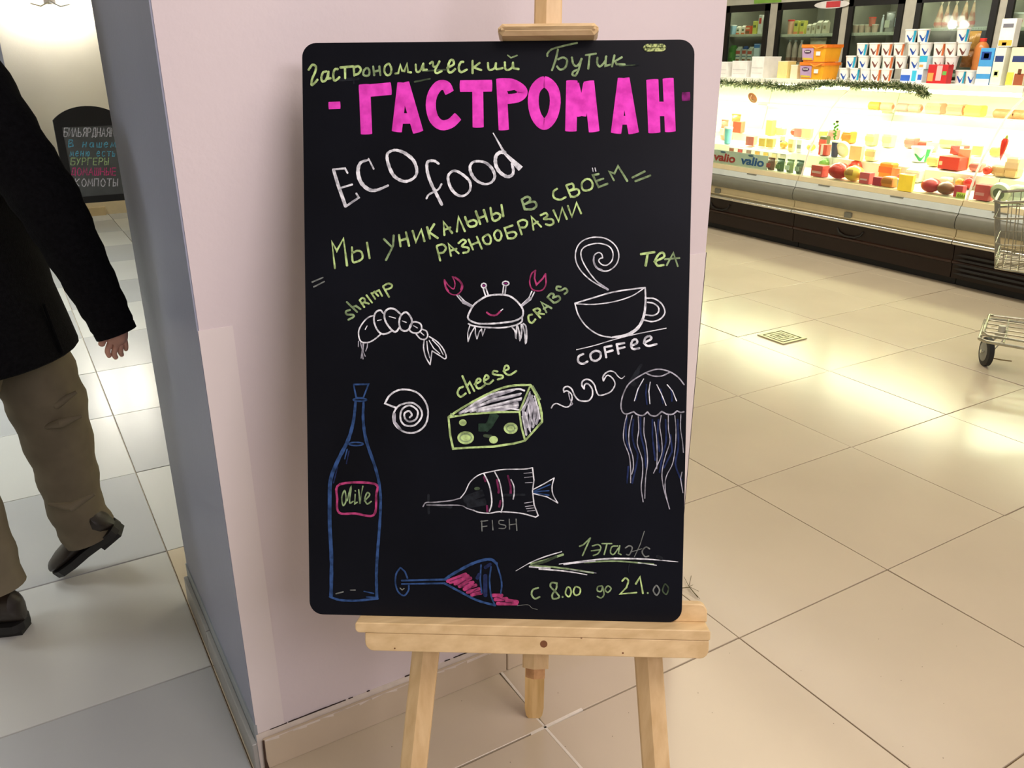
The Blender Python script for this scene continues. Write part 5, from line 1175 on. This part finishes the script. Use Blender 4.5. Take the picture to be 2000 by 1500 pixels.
D_('wine_glass_drawing', 'blue chalk fallen glass spilling rose wine', '''
L r 44: 840,468 1000,405 1060,385 / 870,482 1010,440 1090,405 / 930,500 1040,470 1120,430 / 985,530 1080,500 1150,480 / 1045,565 1120,530 1185,515 / 1085,600 1160,580 1225,560 / 1135,635 1190,620 1245,610
L R 14: 870,470 1010,420 / 960,520 1060,455 / 1010,540 1100,490 / 1070,590 1150,530 / 1120,620 1200,560
L r 46: 1395,640 1500,640 / 1420,690 1560,680 / 1450,740 1680,740 / 1560,700 1690,720
L R 12: 1440,660 1540,700 / 1480,720 1620,730
L e 7: 1690,765 1820,755 1870,795 1935,812
L b 20: 265,300 212,380 205,500 240,600 310,643 362,580 367,520 / 265,300 320,350 350,430
L b 24: 280,460 800,446
L b 20: 280,502 800,492
L b 34: 810,445 900,382 1100,272 1250,215 1370,202 1435,250
L b 28: 800,492 1000,600 1200,700 1420,762
L b 20: 1440,262 1488,420 1500,520 1488,620 / 1248,270 1237,450 1255,610 / 1370,290 1352,450 1370,640 1415,755
L B 50: 1300,400 1300,640
L B 40: 1300,300 1360,260 / 1200,430 1225,380
L e 12: 260,550 285,575 310,555
''')
D_('arrow_drawing', 'white and green chalk arrow pointing left', '''
M G 22: 300,425 460,385 630,330
M h 26: 320,440 450,400 560,350
M G 18: 290,448 480,455 700,480 940,518
M G 16: 850,412 1100,398 1300,405 1560,430
M w 7-14-18-16-12-8: 1810,405 1500,378 1200,370 1050,375 850,395 590,428
M w 16-12-8: 640,430 800,412 960,398
M w 8: 1400,415 1590,440
M w 5-10-12-10: 145,498 300,410 450,350 615,300
M w 16-14-8: 285,455 330,460 500,470
M w 16-14-8: 385,478 600,495 750,515 875,538
M W 6: 700,485 970,520
''')
D_('floor_writing', 'grey green handwriting above the arrow', '''
M G 16: 800,245 840,228 910,160 / 910,160 830,340
M G 14: 930,242 990,228 1018,260 990,318 940,340 / 920,292 1010,280 / 1030,217 1130,217 / 1080,225 1052,330 / 1190,242 1132,250 1117,310 1150,328 1200,262 / 1212,240 1198,318 1225,330
M e 14: 1270,262 1310,240 1340,262 1312,330 1280,328 / 1520,272 1480,252 1442,300 1470,350 1510,345
M e 9: 1465,90 1420,230 1362,355 / 1340,300 1440,270
M x 9: 1310,430 1298,490 1312,540
M x 40: 1600,350 1640,370
''')
D_('hours_writing', 'pale green opening hours at the bottom right', '''
M G 18: 375,672 322,690 307,740 340,783 390,765 / 560,622 512,620 502,660 560,720 590,768 530,785 520,740 560,680 565,622
M G 18: f625,765 10,10
M g 16: 672,670 655,730 690,763 713,720 700,672 672,670 / 760,660 737,710 760,748 800,730 805,680 760,660
M G 15: 1030,652 987,660 982,700 1020,708 1037,660 / 1037,660 1050,740 1020,775 982,760 / 1090,652 1062,690 1090,718 1123,680 1090,652
M g 18: 1237,602 1270,572 1300,600 1280,670 / !1280,670 1217,735 1385,720
M g 20: !1377,630 1420,562 1450,728
M G 16: f1500,725 10,10
M e 15: 1580,652 1557,700 1590,748 1620,700 1600,655 1580,652
M h 15: 1672,640 1652,700 1690,738 1713,680 1690,640 1672,640
''')
q0, q1 = to2((1256, 92)), to2((1301, 95))
slot = rpoly(q0.x, q0.y-.0068, q1.x, q1.y+.0068, (.0066,)*4)
bar(slot, .0002, .0012).xform(bd0 @ MBd).build('foil_sticker', mat('foil_green', (176, 190, 120), .3, .3, col2=(70, 84, 40), scale=260, lo=.42, hi=.55), bd, label='small green glittery capsule sticker')
# ------------------------------------------------------------ person walking past at the left edge
pr = thing('person', 'person in black coat and khaki trousers walking past the left edge', 'person', CW(-1.27, 1.95, 0))
pi = Matrix.Translation(-pr.location)
def L_(X, Y, Z): return CW(X, Y, Z)-pr.location
def LP(px, py, d): return ond(px, py, d)-pr.location
skin = mat('skin', (196, 146, 124), .5, var=.08, scale=30); coat = mat('coat_wool_black', (13, 13, 15), .95, var=.3, scale=120, spec=.1, bump=.3, bscale=300)
trs = mat('trousers_khaki', (112, 103, 84), .85, var=.12, scale=10, spec=.2, bump=.5, bscale=14); shoe = mat('shoe_leather', (40, 34, 28), .4, scale=14); sole = mat('shoe_sole', (20, 19, 18), .6)
class Sk:
    def __init__(s): s.v = []; s.e = []; s.r = []
    def p(s, co, r, par=None):
        s.v.append(tuple(co)); s.r.append(r)
        if par is not None: s.e.append((par, len(s.v)-1))
        return len(s.v)-1
k = Sk()
pel = k.p(L_(-1.28, 1.95, .88), .085)
sp1 = k.p(L_(-1.28, 1.95, 1.10), .085, pel); sp2 = k.p(L_(-1.265, 1.95, 1.32), .085, sp1); nk = k.p(L_(-1.25, 1.95, 1.46), .055, sp2)
hb = k.p(L_(-1.27, 1.95, 1.54), .070, nk); hm = k.p(L_(-1.275, 1.95, 1.61), .092, hb); ht = k.p(L_(-1.26, 1.95, 1.68), .080, hm); k.p(L_(-1.25, 1.95, 1.72), .045, ht)
k.p(L_(-1.385, 1.95, 1.60), .012, hm)
WR = (226, 640, 1.855)
sh = k.p(LP(-56, 150, 1.68), .055, sp2); el = k.p(LP(96, 395, 1.74), .042, sh); wr = k.p(LP(*WR), .027, el); pm = k.p(LP(230, 657, 1.866), .023, wr)
for (a, b, c_, r) in (((216, 670, 1.858), (209, 686, 1.858), (215, 699, 1.866), .0066), ((226, 674, 1.866), (222, 692, 1.870), (228, 701, 1.880), .0068), ((236, 672, 1.874), (235, 688, 1.880), (239, 695, 1.892), .0065), ((244, 665, 1.880), (246, 678, 1.888), (246, 684, 1.900), .0058)):
    i0 = k.p(LP(*a), r*1.15, pm); i1 = k.p(LP(*b), r, i0); k.p(LP(*c_), r*.8, i1)
t0 = k.p(LP(214, 652, 1.850), .010, wr); t1 = k.p(LP(201, 664, 1.846), .0085, t0); k.p(LP(197, 676, 1.852), .0075, t1)
sh2 = k.p(L_(-1.32, 2.10, 1.35), .055, sp2); el2 = k.p(L_(-1.44, 2.14, 1.11), .042, sh2); wr2 = k.p(L_(-1.565, 2.13, .95), .027, el2); pm2 = k.p(L_(-1.58, 2.13, .93), .029, wr2)
for j in range(4):
    a = k.p(L_(-1.625, 2.10+.02*j, .915), .009, pm2); b = k.p(L_(-1.645, 2.10+.02*j, .895), .0085, a); k.p(L_(-1.638, 2.10+.02*j, .875), .0075, b)
a = k.p(L_(-1.59, 2.09, .915), .011, pm2); k.p(L_(-1.61, 2.075, .90), .009, a)
for s_, (h_, kn, an, toe) in enumerate((((-1.29, 1.88, .82), (-1.405, 1.83, .48), (-1.345, 1.82, .10), (-1.50, 1.82, .045)), ((-1.265, 2.03, .82), (-1.25, 2.08, .45), (-1.225, 2.08, .17), (-1.29, 2.08, .07)))):
    q = k.p(L_(*h_), .070, pel); q = k.p(L_(*kn), .052, q); q = k.p(L_(*an), .034, q); k.p(L_(*toe), .026, q)
me = bpy.data.meshes.new('body'); me.from_pydata(k.v, k.e, []); me.materials.append(skin)
bo = bpy.data.objects.new('body', me); COL.objects.link(bo); bo.parent = pr
md = bo.modifiers.new('skin', 'SKIN'); md.use_smooth_shade = True
for i, r in enumerate(k.r):
    me.skin_vertices[0].data[i].radius = (r, r); me.skin_vertices[0].data[i].use_root = (i == 0)
ss = bo.modifiers.new('subd', 'SUBSURF'); ss.levels = 2; ss.render_levels = 2
# face and hair (above the frame)
for s_ in (-1, 1):
    o = sphere((0, 0, 0), .012, 10, 6).build('eye', M((240, 240, 236), .3), bo, True); o.location = L_(-1.358, 1.95+s_*.032, 1.625)
    MB().tube([L_(-1.27, 1.95+s_*.092, 1.64), L_(-1.265, 1.95+s_*.098, 1.61), L_(-1.275, 1.95+s_*.092, 1.585)], [.010, .014, .008], 8).build('ear', skin, bo, True)
MB().tube([L_(-1.362, 1.925, 1.563), L_(-1.368, 1.95, 1.561), L_(-1.362, 1.975, 1.563)], .006, 6).build('mouth', M((150, 84, 76)), bo, True)
hs = sphere((0, 0, 0), .103, 20, 12, 1.0); hs.v = [p for p in hs.v]; o = hs.build('hair', mat('hair_dark', (40, 34, 30), .7, scale=60), bo, True); o.location = L_(-1.235, 1.95, 1.665)
# coat: torso loft plus sleeves
def loft(mb, rings, seg=28):
    vs = []; fs = []
    for i, (c_, rx, ry, sk_) in enumerate(rings):
        for q in range(seg):
            a = 2*math.pi*q/seg; w_ = 1+sk_*math.sin(3*a+i*.9)+sk_*.6*math.sin(5*a-i*1.3)
            ex = math.cos(a); ey = math.sin(a)
            vs.append(L_(c_[0]+rx*ex*w_, c_[1]+ry*ey*w_, c_[2]))
    for i in range(len(rings)-1):
        for q in range(seg): j = (q+1) % seg; fs.append((i*seg+q, i*seg+j, i*seg+seg+j, i*seg+seg+q))
    fs.append(tuple(range(seg-1, -1, -1))); m_ = (len(rings)-1)*seg; fs.append(tuple(range(m_, m_+seg))); mb.add(vs, fs)
cm = MB()
loft(cm, [((-1.275, 1.95, .722), .168, .212, .010), ((-1.275, 1.95, .728), .175, .218, .010), ((-1.278, 1.95, .80), .165, .210, .010), ((-1.280, 1.95, .88), .150, .20, .008), ((-1.285, 1.95, 1.0), .145, .195, .008), ((-1.28, 1.95, 1.12), .140, .190, .006), ((-1.275, 1.95, 1.24), .140, .195, .005), ((-1.27, 1.95, 1.33), .130, .200, .003), ((-1.26, 1.95, 1.40), .110, .170, 0), ((-1.25, 1.95, 1.45), .080, .10, 0), ((-1.245, 1.95, 1.485), .060, .068, 0)])
def sleeve(p, r):
    pts = []; rs = []
    for i in range(len(p)-1):
        for q in range(6): t = q/6; pts.append(p[i].lerp(p[i+1], t)); rs.append(r[i]+(r[i+1]-r[i])*t)
    pts.append(p[-1]); rs.append(r[-1]); rs = [v*(1+.03*math.sin(j*1.9)) for j, v in enumerate(rs)]
    cm.tube(pts, rs, 20, True)
wrp = LP(227, 650, 1.858)
sleeve([L_(-1.19, 1.86, 1.36), LP(-70, 150, 1.68), LP(14, 280, 1.70), LP(95, 395, 1.74), LP(150, 500, 1.79), LP(200, 595, 1.835), wrp], [.08, .078, .072, .066, .057, .049, .043])
sleeve([L_(-1.28, 2.03, 1.35), L_(-1.34, 2.11, 1.34), L_(-1.44, 2.14, 1.11), L_(-1.58, 2.13, .945)], [.08, .078, .064, .046])
cm.build('coat', coat, pr, True)
m = MB(); m.lathe([(.078, 0), (.090, .02), (.080, .055), (.068, .05), (.066, .0)], 24, L_(-1.25, 1.95, 1.455), 1, 1.1); m.build('coat_collar', coat, pr, True)
m = MB(); m.tube([L_(-1.118, 1.93, .86), L_(-1.098, 1.93, .735)], .004, 6); m.build('coat_vent', coat, pr)
cu_ = (wrp-LP(200, 595, 1.835)).normalized(); MB().tube([wrp-cu_*.012, wrp+cu_*.002], [.0445, .0440], 20).build('sleeve_cuff', coat, pr, True)
# trousers
tm_ = MB()
def leg(p, r):
    pts = []; rs = []; n = 7
    for i in range(len(p)-1):
        for q in range(n): t = q/n; pts.append(L_(*p[i]).lerp(L_(*p[i+1]), t)); rs.append(r[i]+(r[i+1]-r[i])*t)
    pts.append(L_(*p[-1])); rs.append(r[-1]); out = []
    for j, v in enumerate(rs): out.append((v*(1+.035*math.sin(j*1.4)), v*(1+.03*math.sin(j*1.1+1))))
    tm_.tube(pts, out, 24, True)
leg([(-1.30, 1.88, .80), (-1.31, 1.87, .72), (-1.385, 1.84, .50), (-1.355, 1.83, .28), (-1.345, 1.82, .135)], [.085, .090, .080, .074, .077])
leg([(-1.275, 2.02, .80), (-1.262, 2.05, .70), (-1.254, 2.08, .55), (-1.242, 2.08, .37), (-1.238, 2.08, .22), (-1.212, 2.08, .125)], [.085, .100, .098, .081, .072, .074])
tro = tm_.build('trousers', trs, pr, True)
# folds behind the knee
for (a, b, c_) in (((60, 800), (110, 790), (150, 765)), ((75, 838), (120, 826), (160, 812)), ((95, 985), (140, 990), (185, 965))):
    MB().tube([LP(*a, 2.20), LP(*b, 2.185), LP(*c_, 2.20)], [.004, .013, .004], 10).build('fold', trs, tro, True)
def shoe_at(heel, toe, up, name='shoe'):
    heel, toe, up = L_(*heel), L_(*toe), CW(*up); d = (toe-heel); ln = d.length; d.normalize(); side = up.cross(d).normalized(); up = d.cross(side).normalized()
    prof = [(-.03, .014, .030, .060), (0, .028, .030, .072), (.04, .036, .0, .085), (.25, .036, .0, .080), (.45, .036, .0, .062), (.65, .045, .0, .045), (.85, .043, .0, .036), (.96, .030, .0, .028), (1.0, .012, .004, .018)]
    m = MB(); vs = []; fs = []; n = 12
    for t, w_, zb, zt in prof:
        for q in range(n): a = 2*math.pi*q/n; vs.append(heel+d*(t*ln)+side*(w_*math.cos(a))+up*(.018+(zt-.0)/2+(zt/2)*math.sin(a)))
    for i in range(len(prof)-1):
        for q in range(n): j = (q+1) % n; fs.append((i*n+q, i*n+j, i*n+n+j, i*n+n+q))
    fs += [tuple(range(n-1, -1, -1)), tuple(range(len(prof)*n-n, len(prof)*n))]
    s_ = m.add(vs, fs).build(name, shoe, pr, True)
    out = []
    for t, w_, _, _ in prof: out.append(heel+d*(t*ln)+side*(w_*1.05))
    for t, w_, _, _ in prof[::-1]: out.append(heel+d*(t*ln)-side*(w_*1.05))
    MB().prism(out, V((0, 0, 0)), up*.022).build('sole', sole, s_)
    he = [heel+d*(t*ln)+side*w_ for t, w_ in ((-.005, .024), (.26, .034))]+[heel+d*(t*ln)-side*w_ for t, w_ in ((.26, .034), (-.005, .024))]
    MB().prism(he, up*-.014, up*.004).build('heel', sole, s_)
    return s_
shoe_at((-1.285, 1.82, .015), (-1.56, 1.81, .003), (0, 0, 1))
shoe_at((-1.128, 2.08, .150), (-1.315, 2.06, .015), (.55, 0, .8))

# dry pine twig on the floor by the wall end
q = onz(1345, 1150, .0)
tw = thing('pine_twig', 'tiny dry pine twig on the floor by the right foot of the wall', 'twig', q)
tg = M((96, 90, 60), .7); R3 = V((R2.x, R2.y, 0)).normalized(); F3 = V((FW.x, FW.y, 0)).normalized()
MB().tube([R3*-.02+V((0, 0, .003)), R3*.0+F3*-.01+V((0, 0, .012)), R3*.016+F3*-.045+V((0, 0, .004))], .0014, 5).build('stem', tg, tw)
for a, b in ((.018, .055), (-.004, .05), (.024, -.02), (.014, .01), (.02, -.055)): MB().tube([V((0, 0, .008)), R3*a+F3*b+V((0, 0, .006))], .0007, 4).build('needle', tg, tw)
